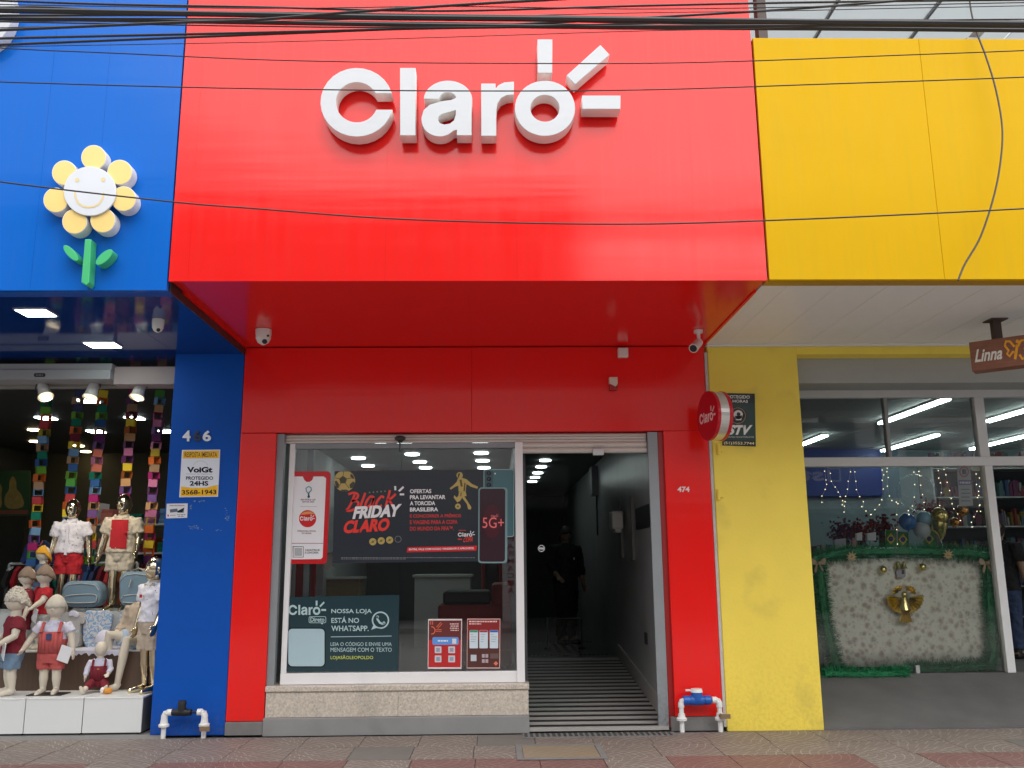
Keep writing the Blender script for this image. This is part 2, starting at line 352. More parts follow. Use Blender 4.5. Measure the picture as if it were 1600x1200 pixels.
# ---------------------------------------------------------------- red shop
red = thing('red_shopfront', 'bright red clad shopfront in the middle with deep canopy, wide window and dark doorway', 'shop', (0, 0, 0))
GAP = .0005
seams = [XL] + [P(px, 220, YF).x for px in (308, 606, 806, 1078)] + [XR]
mb = MB().box(XL+.01, XR-.01, YF+.03, YF+.3, S+.01, 7.0); obj('fascia_backing', mb, RED, red)
for a, b in zip(seams, seams[1:]): obj('fascia_panel', MB().box(a+GAP/2, b-GAP/2, YF, YF+.03, S, 7.0), RED, red)
obj('canopy_side', MB().box(XL, XL+.02, YF+.3, 0, S-.005, 7.0), RED, red); obj('canopy_side', MB().box(XR-.02, XR, YF+.3, 0, S-.005, 7.0), RED, red)
ss = [XL+.02, P(735, 490, -1).x, P(385+560, 490, -1).x, XR-.02]
for a, b in zip(ss, ss[1:]): obj('soffit_panel', MB().box(a+GAP/2, b-GAP/2, YF+.02, -.001, S-.012+.02, S+.03), RED, red)
ws = [XL, P(737, 610, 0).x, XR]
for a, b in zip(ws, ws[1:]): obj('wall_panel', MB().box(a+.001, b-.001, 0, .12, DZ, S), RED, red, .003)
obj('upper_wall', MB().box(XL, XR, .13, .4, DZ, 7.0), RED, red)
obj('pillar', MB().box(XL, DL, -.004, .35, .117, DZ-.004), RED, red, .006); obj('pillar', MB().box(DR+.05, XR, -.008, .35, .115, DZ-.002), RED, red, .006)
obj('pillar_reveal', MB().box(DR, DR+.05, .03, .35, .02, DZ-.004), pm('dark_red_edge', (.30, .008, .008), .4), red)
obj('pillar_base', MB().box(XL, DL-.001, -.02, .35, 0, .114), CEM, red, .004); obj('pillar_base', MB().box(DR+.01, XR, -.012, .35, -.01, .112), CEM, red, .004)
# plinth below the window: kerb, granite
WX1 = P(826, 1100, 0).x
zs0, zs1, zg = P(620, 1070, 0).z, P(620, 1079, 0).z, P(620, 1119, 0).z
obj('kerb', MB().box(DL, WX1+.004, -.035, .3, -.01, zg-.002), pm('grey_kerb_paint', (.24, .24, .24), .55, var=.15, dirt=.3), red, .006)
gm = P(622, 1100, 0).x
for a, b in ((DL+.01, gm), (gm, WX1)): obj('granite_slab', MB().box(a+.001, b-.001, -.005, .3, zg, zs1), GRAN, red, .002)
obj('granite_sill', MB().box(DL+.005, WX1+.006, -.022, .32, zs1+.001, zs0), GRAN, red, .006)
# shutter guides, roll of shutter
obj('shutter_guide', MB().box(DL, DL+.07, .03, .12, zs0 if False else .12, DZ-.006), GREYM, red, .004)
obj('shutter_guide', MB().box(DR-.10, DR-.002, .03, .07, .02, DZ-.006).box(DR-.06, DR-.002, .07, .3, .02, DZ-.006), GREYM, red, .004)
mb = MB(); za, zb = DZ-.008, P(700, 692, .1).z
for k in range(3):
    h = (za-zb)/3; mb.tube([(DL+.075, .10, zb+h*(k+.5)), (DR-.105, .10, zb+h*(k+.5))], [(h*.52, h*.52)]*2, 10)
obj('shutter_roll', mb, SHUT, red)
dx0 = P(812, 700, .1).x; zc = P(900, 708, .09).z
mb = MB()
for k in range(2):
    h = (zb-zc)/2; mb.tube([(dx0, .095, zc+h*(k+.5)), (DR-.105, .095, zc+h*(k+.5))], h*.53, 10)
sh = obj('shutter_slat', mb, SHUT, red); obj('shutter_lock', MB().box(P(926, 705, .05).x, P(943, 705, .05).x, .02, .05, zc-.03, zc+.035), ALU, sh, .005)
# window frame
YW = .10; x0, x1 = P(447, 860, YW).x, P(818, 860, YW).x
wz0, wz1 = zs0+.002, zb-.002; zfb = P(620, 1050, YW).z
wf = obj('window_frame', MB().box(x0, x1, YW-.03, YW+.06, wz0, zfb), WALU, red, .004)
obj('frame_post', MB().box(x0, x0+.05, YW-.02, YW+.05, zfb, wz1), WALU, red, .003); obj('frame_post', MB().box(x1-.075, x1, YW-.05, YW+.05, wz0-.0, wz1+.0), WALU, red, .004)
obj('frame_post', MB().box(x0+.13, x0+.19, .30, .36, zfb, wz1), GREYM, red, .003)
obj('frame_head', MB().box(x0+.05, x1-.075, YW-.01, YW+.05, wz1-.05, wz1), GREYM, red, .003)
gx = P(625, 860, YW).x
for a, b in ((x0+.05, gx-.002), (gx+.002, x1-.075)):
    obj('window_pane', MB().add([(a, YW+.02, zfb), (b, YW+.02, zfb), (b, YW+.02, wz1-.05), (a, YW+.02, wz1-.05)], [(0, 1, 2, 3)]), MATS.get('street_glass') or glass_mat('street_glass', 2.0), red)
# inside: shop room
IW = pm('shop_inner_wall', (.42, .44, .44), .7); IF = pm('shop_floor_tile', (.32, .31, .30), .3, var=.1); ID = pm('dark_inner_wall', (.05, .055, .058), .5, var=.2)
px_ = WX1-.06; FZ = .35; CZ = 3.02
obj('shop_floor', MB().box(XL+.1, px_, .37, 9, FZ-.2, FZ), IF, red); obj('display_floor', MB().box(DL+.08, px_, .17, .37, FZ-.2, FZ+.02), IW, red)
obj('shop_ceiling', MB().box(XL+.1, DR+.3, .41, 12.2, CZ, CZ+.1), pm('shop_ceiling_paint', (.16, .18, .19), .6), red)
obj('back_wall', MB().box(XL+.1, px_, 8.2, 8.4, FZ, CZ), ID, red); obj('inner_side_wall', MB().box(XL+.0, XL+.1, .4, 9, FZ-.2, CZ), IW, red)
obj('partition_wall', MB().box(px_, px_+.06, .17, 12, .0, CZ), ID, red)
for px, py in ((632,694),(644,710),(656,722),(665,731),(750,693),(752,708),(754,720),(756,731),(596,695),(560,716),(575,728)):
    p = G(px, py, CZ-.01)
    if p.y < 8: obj('ceiling_lamp', MB().tube([(p.x, p.y, CZ-.02), (p.x, p.y, CZ)], .10, 14), pm('shop_lamp', (.85, 1, .96), emit=5, var=0), red)
obj('red_wall_band', MB().box(P(545, 730, 6).x, P(655, 730, 6).x, 6.0, 6.1, P(600, 735, 6).z, P(600, 725, 6).z), RED, red)
obj('red_wall_panel', MB().box(P(462, 900, 2).x, P(492, 900, 2).x, 2.0, 2.08, FZ, P(470, 880, 2).z), RED, red)
obj('inner_post', MB().box(P(492, 950, 1.6).x, P(503, 950, 1.6).x, 1.6, 1.68, FZ, P(495, 880, 1.6).z), WALU, red)
# corridor with ramp
cx0, cx1 = px_+.06, DR-.01
RP = 3.2; RZ = .32
CW = pm('corridor_wall_tile', (.36, .37, .37), .3, var=.25, scale=3)
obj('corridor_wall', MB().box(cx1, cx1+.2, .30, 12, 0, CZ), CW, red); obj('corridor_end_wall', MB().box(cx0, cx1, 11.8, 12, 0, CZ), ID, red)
RM = pm('ramp_cement', (.36, .35, .33), .6, var=.12, dirt=.2)
obj('ramp', MB().add([(WX1, .0, .0), (cx1, .0, .0), (cx1, .0, .03), (WX1, .0, .03), (WX1, RP, 0), (cx1, RP, 0), (cx1, RP, RZ), (WX1, RP, RZ)], [(0,1,2,3),(3,2,6,7),(0,3,7,4),(1,5,6,2)]), RM, red)
obj('corridor_floor', MB().box(cx0, cx1, RP, 11.8, RZ-.1, RZ), pm('corridor_tile', (.12, .12, .12), .3), red)
sm_ = mesh('anti_slip_strip', MB().box(WX1+.01, cx1-.01, -.027, .027, 0, .005), BLK)
N = 18
for k in range(N):
    y = .06+k*(RP-.1)/N; o = link('anti_slip_strip', sm_, red); o.location = (0, y, .03+(RZ-.03)*y/RP); o.rotation_euler.x = math.atan((RZ-.03)/RP)
mb = MB()
for j, yy in enumerate((RP+.35, RP+2.3)):
    for k in range(20): x = cx0+.08+k*(cx1-cx0-.16)/20; mb.box(x, x+.035, yy, yy+.1, RZ, RZ+.004)
for k in range(3): mb.add([(cx0+.55+k*.12, RP+.6, RZ+.003), (cx0+.61+k*.12, RP+.6, RZ+.003), (cx0+.61+k*.12, RP+2.1, RZ+.003), (cx0+.55+k*.12, RP+2.1, RZ+.003)], [(0, 1, 2, 3)])
obj('floor_guide_marks', mb, BLK, red)
obj('skirting', MB().add([(cx1-.02, .3, .05), (cx1, .3, .05), (cx1, RP, RZ), (cx1-.02, RP, RZ), (cx1-.02, .3, .22), (cx1, .3, .22), (cx1, RP, RZ+.16), (cx1-.02, RP, RZ+.16)], [(0,1,5,4),(3,0,4,7),(4,5,6,7)]), RM, red)
LAMPD = pm('corridor_lamp', (.85, 1, .96), emit=5, var=0)
for px, py in ((852,719.5),(845.7,729.5),(840.5,739),(836,746),(831.7,752.5)):
    p = G(px, py, CZ-.01); obj('corridor_lamp', MB().tube([(p.x, p.y, CZ-.02), (p.x, p.y, CZ)], .085, 12), LAMPD, red)
def on_right_wall(px, py): # point of the corridor's right wall
    d = F_*FPX+R_*(px-800)+U_*(600-py); return CAM+d*((cx1-CAM.x)/d.x)
for xa, xb, ya, yb in ((988,993,775,875),(970,975,782,872)):
    a, b = on_right_wall(xa, ya), on_right_wall(xb, yb); obj('wall_conduit', MB().box(cx1-.03, cx1, min(a.y, b.y), min(a.y, b.y)+.08, b.z, a.z), pm('dull_conduit', (.2, .2, .19), .5), red)
a, b = on_right_wall(1002, 800), on_right_wall(1014, 824); obj('meter_cabinet', MB().box(cx1-.02, cx1, .35, 1.4, b.z, a.z+.05), BLK, red)
a = on_right_wall(1012, 998); obj('wall_socket', MB().box(cx1-.015, cx1, a.y, a.y+.12, a.z-.06, a.z+.06), DARK, red)

a, b = on_right_wall(978, 798), on_right_wall(961, 831)
t = thing('paper_dispenser', 'white paper dispenser on the corridor wall inside the dark doorway', 'dispenser', (cx1-.1, a.y, b.z))
obj('case', MB().box(cx1-.17, cx1-.035, a.y, a.y+.3, b.z, a.z), WPL, t, .02); obj('paper', MB().box(cx1-.13, cx1-.06, a.y+.03, a.y+.27, b.z-.04, b.z), WPL, t)
b = P(930, 770, 5)
t = thing('wall_lamp_box', 'long grey box mounted high on the wall inside the doorway', 'wall box', (cx1-.1, 4.6, 2.2)); a = on_right_wall(934, 728); c = on_right_wall(938, 772)
obj('case', MB().box(cx1-.10, cx1, a.y, a.y+.3, c.z, a.z), pm('grey_case', (.16, .17, .18), .5), t, .01); obj('cord', MB().tube([(cx1-.02, a.y+.1, c.z), (cx1-.02, a.y+.1, c.z-.6)], .012, 6), BLK, t)
yy = 4.4
t = thing('barrier_rail', 'low metal barrier rail standing at the end of the ramp', 'barrier', (P(880, 960, yy).x, yy, RZ))
xa, xb = P(855, 960, yy).x, P(908, 960, yy).x
obj('rail', MB().tube([(xa, yy, RZ), (xa, yy, RZ+.42), (xb, yy, RZ+.42), (xb, yy, RZ)], .016, 8), pm('dull_steel', (.22, .22, .22), .35, metal=.6), t)
for x in (xa, xb): obj('foot', MB().tube([(x, yy, RZ), (x, yy, RZ+.02)], .05, 10), BLK, t)
# door leaf of glass with a round sticker
t = thing('glass_door', 'clear glass door leaf at the left of the dark doorway', 'door', (cx0+.3, .55, .1))
p = P(846, 857, .6)
obj('leaf', MB().add([(cx0+.02, .6, .12), (cx0+.52, .6, .12), (cx0+.52, .6, 2.5), (cx0+.02, .6, 2.5)], [(0, 1, 2, 3)]), glass_mat('door_glass', 1.2), t)
st = tag(plate('door_sticker', circ(846, 857, 5.5, 24), .59, .002, ink(225, 230, 232)), 'small round white sticker on the glass door leaf', 'sticker')
print_('band', [circ(846, 857, 4, 20)], .588, ink(25, 28, 30), st); print_('bar', [box_px(840.5, 855.5, 851.5, 858.5)], .586, ink(225, 230, 232), st)

# furniture of the red shop
y0 = 4.6
t = thing('service_desk', 'white service desk at the back of the shop behind the window', 'desk', (P(700, 990, y0).x, y0, FZ))
a, b = P(648, 898, y0), P(735, 990, y0); DESK = pm('desk_laminate', (.62, .63, .6), .4)
obj('front', MB().box(a.x, b.x, y0, y0+.03, FZ, a.z-.04), DESK, t, .003); obj('side', MB().box(a.x, a.x+.03, y0+.03, y0+.7, FZ, a.z-.04), DESK, t); obj('side', MB().box(b.x-.03, b.x, y0+.03, y0+.7, FZ, a.z-.04), DESK, t)
obj('top', MB().box(a.x-.03, b.x+.03, y0-.03, y0+.75, a.z-.038, a.z), DESK, t, .006)
y0 = 1.5; SOFA = pm('red_upholstery', (.42, .03, .025), .55, var=.08, bump=.1, bscale=90)
a, b = P(684, 945, y0), P(800, 1035, y0)
t = thing('red_sofa', 'red upholstered bench sofa facing away behind the right window pane', 'sofa', (a.x, y0, FZ))
obj('seat_base', MB().box(a.x, b.x, y0, y0+.9, FZ+.06, a.z), SOFA, t, .03); obj('armrest', MB().box(P(768, 930, y0).x, b.x, y0+.02, y0+.9, a.z-.05, a.z+.22), SOFA, t, .04)
obj('seat_cushion', MB().box(a.x+.05, P(766, 930, y0).x, y0+.08, y0+.85, a.z, a.z+.14), BLK, t, .03)
for x in (a.x+.06, b.x-.06): obj('leg', MB().tube([(x, y0+.06, FZ), (x, y0+.06, FZ+.06)], .02, 8), ALU, t)
y0 = 3.4; a, b = P(752, 880, y0), P(786, 935, y0)
t = thing('red_gaming_chair', 'black and red high backed chair beyond the sofa', 'chair', ((a.x+b.x)/2, y0, FZ))
obj('backrest', MB().box(a.x+.04, b.x-.04, y0, y0+.1, b.z-.1, a.z+.25), DARK, t, .03); obj('seat', MB().box(a.x, b.x, y0-.4, y0, b.z-.2, b.z-.08), DARK, t, .03)
for x in (a.x, b.x-.05): obj('wing', MB().box(x, x+.05, y0-.05, y0+.08, b.z-.05, a.z+.1), SOFA, t, .02)
obj('stand', MB().tube([((a.x+b.x)/2, y0-.2, FZ), ((a.x+b.x)/2, y0-.2, b.z-.2)], .03, 8), BLK, t)
y0 = 4.2; a, b = P(505, 902, y0), P(560, 960, y0)
t = thing('side_counter', 'wooden fronted counter with a white top behind the left window pane', 'counter', (a.x, y0, FZ))
obj('front', MB().box(a.x-.3, b.x, y0, y0+.5, FZ, a.z-.03), pm('counter_wood', (.28, .19, .09), .45, var=.2, stretch=(1, 1, 8)), t); obj('top', MB().box(a.x-.33, b.x+.03, y0-.03, y0+.55, a.z-.028, a.z), DESK, t)
t = thing('white_towel', 'crumpled white cloth hanging by the post below the ticket poster', 'cloth', (0, 0, 0)); y0 = .5
obj('cloth', MB().prism(X([(506,866),(520,862),(523,888),(518,884),(514,891),(508,889),(503,892)], y0), y0, y0+.04), WPL, t, .01)

# ---------------------------------------------------------------- the brand mark: outlines in sign pixels
def c2(pts): return [(400+x/2.6667, y/2.6667) for x, y in pts]
def arc(cx, cy_, rx, ry, a0, a1, n=26): return [(cx+rx*math.cos(rad(a0+(a1-a0)*i/n)), cy_-ry*math.sin(rad(a0+(a1-a0)*i/n))) for i in range(n+1)]
def smooth(pts, it=2):
    for _ in range(it):
        q = []
        for i, p in enumerate(pts):
            r = pts[(i+1) % len(pts)]
            q += [(p[0]*.75+r[0]*.25, p[1]*.75+r[1]*.25), (p[0]*.25+r[0]*.75, p[1]*.25+r[1]*.75)]
        pts = q
    return pts
CC = c2(arc(420, 427, 150, 142, 16, 347)+arc(420, 427, 89, 85, 338, 27))
LL = c2(box_px(602, 285, 663, 563))
# letter a: outer contour with a slit to the teardrop counter
A_OUT = [(700,412)]+arc(800,418,100,80,176,8,18)+[(897,440),(897,563),(838,563),(838,540)]+arc(765,500,74,68,-40,-180,12)+[(691,490),(700,460),(725,438),(770,424),(815,418),(836,408)]+arc(800,412,36,28,10,165,8)+[(762,412)]
A_IN = [(834,457),(834,480),(826,503),(808,517),(785,521),(765,515),(756,500),(760,485),(775,474),(800,468)]
AA = c2(A_OUT); AI = c2(A_IN)
RR = c2([(940,350),(996,350),(997,374),(1012,356),(1035,345),(1073,342),(1073,393),(1045,396),(1020,408),(1004,432),(1000,460),(1000,565),(940,565)])
OO = c2(arc(1204, 452, 124, 114, 0, 360, 40)[:-1]); OI = c2(arc(1204, 452, 62, 57, 0, 360, 40)[:-1])
RAYS = [c2(box_px(1175, 166, 1233, 303)), c2([(1435,190),(1471,228),(1330,350),(1296,315)]), c2(box_px(1361, 400, 1517, 453))]
def holed(outer, hole):                 # joins a hole to its outline by a slit (for flat fills)
    bi = min(((i, j) for i in range(len(outer)) for j in range(len(hole))), key=lambda q: (outer[q[0]][0]-hole[q[1]][0])**2+(outer[q[0]][1]-hole[q[1]][1])**2)
    i, j = bi
    return outer[:i+1]+(hole[j:]+hole[:j+1])[::1]+outer[i:]
def curve_solid(name, outlines, y0, y1, mat, parent, bevel=0):       # filled outlines with holes, as a 2-D curve turned into a mesh
    cu = bpy.data.curves.new('c', 'CURVE'); cu.dimensions = '2D'; cu.fill_mode = 'BOTH'; cu.extrude = (y1-y0)/2; cu.bevel_depth = bevel
    for ol in outlines:
        sp_ = cu.splines.new('POLY'); sp_.points.add(len(ol)-1); sp_.use_cyclic_u = True
        for q, (x, z) in zip(sp_.points, ol): q.co = (x, z, 0, 1)
    o = bpy.data.objects.new('c', cu); C.objects.link(o)
    me = bpy.data.meshes.new_from_object(o, depsgraph=bpy.context.evaluated_depsgraph_get()); bpy.data.objects.remove(o)
    org = ORG.get(parent, Vector())
    for v in me.vertices: v.co = Vector((v.co.x, (y0+y1)/2-v.co.z, v.co.y))-org
    me.name = name; me.materials.clear(); me.materials.append(mat); me.update()
    if mat is WHITE:                                         # acrylic face; metal returns coloured paler to carry ground bounce
        me.materials.append(WRET)
        for p_ in me.polygons:
            if abs(p_.normal.y) < .7: p_.material_index = 1
    return link(name, me, parent)
YS = YF-.15
t = thing('channel_letter_sign', 'large white raised letters and three rays on the red fascia', 'shop sign', (P(735, 160, YF).x, YF, P(735, 160, YF).z))
for ol in ([CC], [LL], [AA, AI], [RR], [OO, OI]): curve_solid('letter', [X(q, YS) for q in ol], YS, YF-.025, WHITE, t, .003)
for r in RAYS: curve_solid('ray', [X(r, YS)], YS, YF-.025, WHITE, t, .003)
def mark(x0, y0, x1, y1, Y, mat, parent):    # the same mark as flat print in the given pixel box
    ax, ay, bx, by = 501, 62, 969, 213
    f = lambda q: [(x0+(x-ax)/(bx-ax)*(x1-x0), y0+(y-ay)/(by-ay)*(y1-y0)) for x, y in q]
    print_('logo', [f(CC), f(LL), f(holed(AA, AI[::-1])), f(RR), f(holed(OO, OI[::-1]))]+[f(r) for r in RAYS], Y, mat, parent)

# ---------------------------------------------------------------- blue shop
blue = thing('blue_shopfront', 'blue clad children\'s clothes shop on the left with open front', 'shop', (XB-2, 0, 0))
ZB = P(150, 453.5, YF).z
bs = [-8.5, P(-150, 200, YF).x, P(78, 150, YF).x, P(166, 150, YF).x, XL-.012]
for a, b in zip(bs, bs[1:]): obj('fascia_panel', MB().box(a+.0006, b-.0006, YF, YF+.04, ZB, 7.0), BLUE, blue)
obj('fascia_backing', MB().box(-8.5, XL-.014, YF+.045, YF+.2, ZB+.01, 7.0), PILB, blue)
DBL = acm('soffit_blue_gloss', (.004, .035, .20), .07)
obj('canopy_leak_block', MB().box(XL-.011, XL-.001, YF+.06, .3, ZB+.0, 7.0), DARK, blue); obj('roof', MB().box(-8.6, XL-.012, YF+.21, 9, 7.0, 7.1), CEM, blue); obj('upper_wall', MB().box(-8.5, XL-.012, .7, .9, ZB+.06, 7.0), CEM, blue)  # dark strip stops a sky leak; unseen roof and wall added to block light
obj('roof', MB().box(XL, XR, YF+.31, 13, 7.02, 7.12), CEM, red)  # unseen slab added to keep light out from above
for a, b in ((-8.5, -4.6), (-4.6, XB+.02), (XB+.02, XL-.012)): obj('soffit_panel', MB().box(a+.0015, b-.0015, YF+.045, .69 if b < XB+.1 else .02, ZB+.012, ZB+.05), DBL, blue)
obj('pillar', MB().box(XB, XL-.004, 0, .45, .0, P(330, 552, 0).z), PILB, blue, .008)
obj('wall_head', MB().box(XB, XL-.004, .01, .45, P(330, 551, 0).z, ZB+.01), PILB, blue)
ZBS = ZB
for (pa, pb) in (((18,482),(94,497)), ((131,534),(190,545))):
    a, b = G(pa[0]+12, pa[1], ZB), G(pb[0]-12, pb[1], ZB); x0_, x1_ = G((pa[0]+pb[0])/2-23, (pa[1]+pb[1])/2, ZB).x, G((pa[0]+pb[0])/2+23, (pa[1]+pb[1])/2, ZB).x
    ym_, yh_ = (a.y+b.y)/2, abs(a.y-b.y)*.34; a.y, b.y = ym_+yh_, ym_-yh_
    fr = obj('light_panel', MB().box(x0_-.015, x1_+.015, b.y-.012, a.y+.012, ZB+.002, ZB+.011) if b.y < a.y else MB().box(x0_-.015, x1_+.015, a.y-.012, b.y+.012, ZB+.002, ZB+.011), ALU, blue)
    obj('diffuser', MB().box(x0_, x1_, min(a.y, b.y), max(a.y, b.y), ZB-.001, ZB+.0015), LAMP, fr)
# shutter box
yb = .12
za, zb2, zc2 = P(90, 568, yb).z, P(90, 578, yb).z, P(90, 593, yb).z
bxx = P(174, 580, yb).x
SB = pm('blind_box_grey', (.33, .33, .34), .4, var=.04)
sb = obj('shutter_box', MB().box(-8.5, bxx, yb, yb+.3, zb2+.002, za), SB, blue, .004); obj('shutter_rail', MB().box(-8.5, bxx, yb-.02, yb+.25, zc2, zb2), SB, blue, .004)
print_('nameplate', [rrect(53, 583, 71, 589, 2.5)], yb-.021, BLK, sb); fine_print(56, 584.8, 68, 587.2, yb-.0215, ink(120, 120, 120), sb)
obj('lintel', MB().box(bxx+.004, XB, .18, .4, P(230, 600, .18).z, P(230, 573, .18).z), pm('pinkish_lintel', (.36, .29, .28), .6), blue)
obj('ceiling_edge', MB().box(-8.5, XB, .42, .55, P(100, 604, .42).z, P(100, 590, .42).z), pm('pale_edge', (.30, .29, .26), .6), blue)
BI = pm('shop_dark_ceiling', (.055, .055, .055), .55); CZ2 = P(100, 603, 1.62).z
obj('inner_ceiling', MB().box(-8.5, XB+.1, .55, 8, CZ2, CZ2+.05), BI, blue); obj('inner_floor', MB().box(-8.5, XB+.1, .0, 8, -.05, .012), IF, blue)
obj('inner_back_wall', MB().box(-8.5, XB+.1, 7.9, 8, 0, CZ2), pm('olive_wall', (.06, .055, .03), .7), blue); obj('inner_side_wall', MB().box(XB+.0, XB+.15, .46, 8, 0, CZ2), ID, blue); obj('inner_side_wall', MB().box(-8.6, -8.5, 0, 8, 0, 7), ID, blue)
for px, py in ((137, 627), (72, 654), (210, 654), (150, 675), (262, 675), (-30, 650)):
    p = G(px, py, CZ2-.01); o = obj('ceiling_panel', MB().box(p.x-.11, p.x+.11, p.y-.11, p.y+.11, CZ2-.012, CZ2-.002), LAMP, blue)
for px, py in ((55, 690), (123, 697), (134, 706), (188, 718), (53, 672)):
    p = G(px, py, CZ2-.01)
    if p.y < 7.8: obj('ceiling_spot', MB().tube([(p.x, p.y, CZ2-.015), (p.x, p.y, CZ2-.002)], .09, 10), LAMPW, blue)
obj('tan_column', MB().tube([(-3.95, 4.5, 0), (-3.95, 4.5, CZ2-.4)], .22, 14), pm('tan_column', (.25, .17, .09), .6), blue)

# rounded white sign piece and flower on the blue fascia
YS2 = YF-.10
t = thing('rounded_white_sign_piece', 'rounded white sign element cut by the top left corner on blue', 'shop sign', (P(0, 30, YF).x, YF, P(0, 30, YF).z))
curve_solid('letter', [X(circ(-38, 12, 58, 40, 66), YS2), X(circ(-38, 12, 26, 40, 30), YS2)], YS2, YF-.004, WHITE, t, .003)
fp = P(140, 299, YF)
t = thing('flower_sign', 'smiling yellow flower sign with green stem on the blue fascia', 'shop sign', fp)
YP = ink(240, 210, 132); GRN = pm('green_acrylic', (.06, .50, .19), .3)
for i, (x, y) in enumerate(((146.2,246),(187,269),(193,310.5),(160.5,344),(116.5,346),(87,312.5),(100.5,270))):
    p_ = obj('petal', MB().prism(X(circ(x, y, 19.6, 28), YS2), YS2, YF-.003), WRET, t, .003)
    print_('petal_face', [circ(x, y, 18.6, 28)], YS2-.002, YP, p_)
dsk = obj('face_disc', MB().prism(X(circ(140.3, 298.5, 41, 40, 38.5), YS2-.02), YS2-.02, YS2-.003), WFACE, t, .003)
YE = ink(226, 206, 156)
for x, y in ((120.5, 281), (161, 280.5)): print_('eye', [circ(x, y, 3.4, 14)], YS2-.022, YE, dsk)
print_('smile', [stroke([(117,300),(118,309),(122,317),(129,322),(138,323.5),(147,322.5),(155,318),(160,311),(162,301)], 3)], YS2-.022, YE, dsk)
obj('stem', MB().prism(X([(132.5,373.5),(142.5,373.5),(139,441),(135,446),(126.5,441)], YS2), YS2, YF-.003), GRN, t, .006)
def leaf(ax, ay, bx, by, w_):
    dx, dy = bx-ax, by-ay; L = math.hypot(dx, dy); ux, uy = dx/L, dy/L; cx, cy2 = (ax+bx)/2, (ay+by)/2
    return [(cx+ux*L/2*math.cos(2*math.pi*k/20)-uy*w_/2*math.sin(2*math.pi*k/20), cy2+uy*L/2*math.cos(2*math.pi*k/20)+ux*w_/2*math.sin(2*math.pi*k/20)) for k in range(20)]
obj('leaf', MB().prism(X(leaf(99.5, 383.5, 121, 407, 12.5), YS2), YS2, YF-.003), GRN, t, .004); obj('leaf', MB().prism(X(leaf(175, 390.5, 150, 413, 14), YS2), YS2, YF-.003), GRN, t, .004)

# ---------------------------------------------------------------- yellow shop
yel = thing('yellow_shopfront', 'yellow shop on the right with glazed window set back under white ceiling', 'shop', (XY+1, 0, 0))
YT = P(1400, 59, YF).z; YX1 = 11; ysm = P(1457, 250, YF).x; YB0 = P(1400, 436, YF).z
for a, b in ((XR+.02, ysm), (ysm, ysm+2.2), (ysm+2.2, YX1)): obj('fascia_panel', MB().box(a+.001, b-.001, YF+.01, YF+.05, YB0, YT), YEL, yel, .003)
obj('fascia_return', MB().box(XR+.01, YX1, YF+.05, YF+.16, YB0-.002, YB0+.03), pm('yellow_edge', (.45, .24, .01), .4), yel)
obj('fascia_backing', MB().box(XR+.03, YX1, YF+.055, YF+.15, YB0+.035, YT-.01), CEM, yel)
obj('fascia_coping', MB().box(XR+.02, YX1, YF+.055, YF+.2, YT-.008, YT+.006), DARK, yel)
ZY = YB0+.004; bm_ = mesh('ceiling_board', MB().box(0, .199, YF+.16, -.001, 0, .02), SOFB); k = 0
while XR+.012+k*.2 < YX1:
    o = link('ceiling_board', bm_, yel); o.location = Vector((XR+.012+k*.2, 0, ZY-.002*(k % 2)))-ORG[yel]; k += 1
obj('ceiling_backing', MB().box(XR+.01, YX1, YF+.16, .0, ZY+.023, ZY+.05), SOFB, yel)
zt0 = P(1150, 541, 0).z
obj('ceiling_trim', MB().box(XR+.02, YX1, -.06, -.002, zt0-.01, ZY-.001), WPL, yel, .004)
obj('pillar', MB().box(XR+.035, XY, 0, .5, -.022, zt0+.1), PILY, yel, .008)
obj('joint_strip', MB().box(XR+.002, XR+.03, -.012, .3, .02, S-.06), pm('white_joint', (.5, .48, .45), .8, var=.2, scale=20, dirt=.4), yel, .004)
zl = P(1400, 553, 0).z
obj('lintel', MB().box(XY, YX1, .0, .2, zl, zt0+.1), PILY, yel, .004)
hz0, hz1 = P(1400, 598, .2).z, zl-.004
obj('shutter_housing', MB().box(XY+.002, YX1, .205, .6, hz0, hz1+.1), GREYP, yel, .004)
YG = 1.25                                            # the glazing is set back
FZY = P(1400, 1052, YG).z
obj('entrance_floor', MB().add([(XY+.001, 0.0, -.02), (YX1, 0.0, -.02), (YX1, .0, .0), (XY+.001, .0, .0), (XY-.3, YG-.05, FZY), (YX1, YG-.05, FZY), (YX1, 9, FZY), (XY-.3, 9, FZY)], [(0, 1, 2, 3), (3, 2, 5, 4), (4, 5, 6, 7)]), CEMD, yel)
obj('frame_head', MB().box(XY-.3, YX1, YG-.05, YG+.05, P(1400, 622, YG).z, P(1400, 575, YG).z), WALU, yel, .004)
ztr0, ztr1 = P(1400, 729, YG).z, P(1400, 715, YG).z
obj('transom', MB().box(XY-.3, YX1, YG-.06, YG+.05, ztr0, ztr1), WALU, yel, .004)
zh = P(1400, 622, YG).z
for px, wd, y_ in ((1385, .04, 670), ): a = P(px, y_, YG).x; obj('mullion', MB().box(a-wd/2, a+wd/2, YG-.04, YG+.04, ztr1, zh), GREYP, yel, .003)
a = P(1531, 670, YG).x; obj('mullion', MB().box(a-.055, a+.055, YG-.05, YG+.05, ztr1, zh), WALU, yel, .004)
am = P(1560, 900, YG).x; obj('frame_post', MB().box(am-.045, am+.045, YG-.055, YG+.05, FZY, ztr0), WALU, yel, .004)
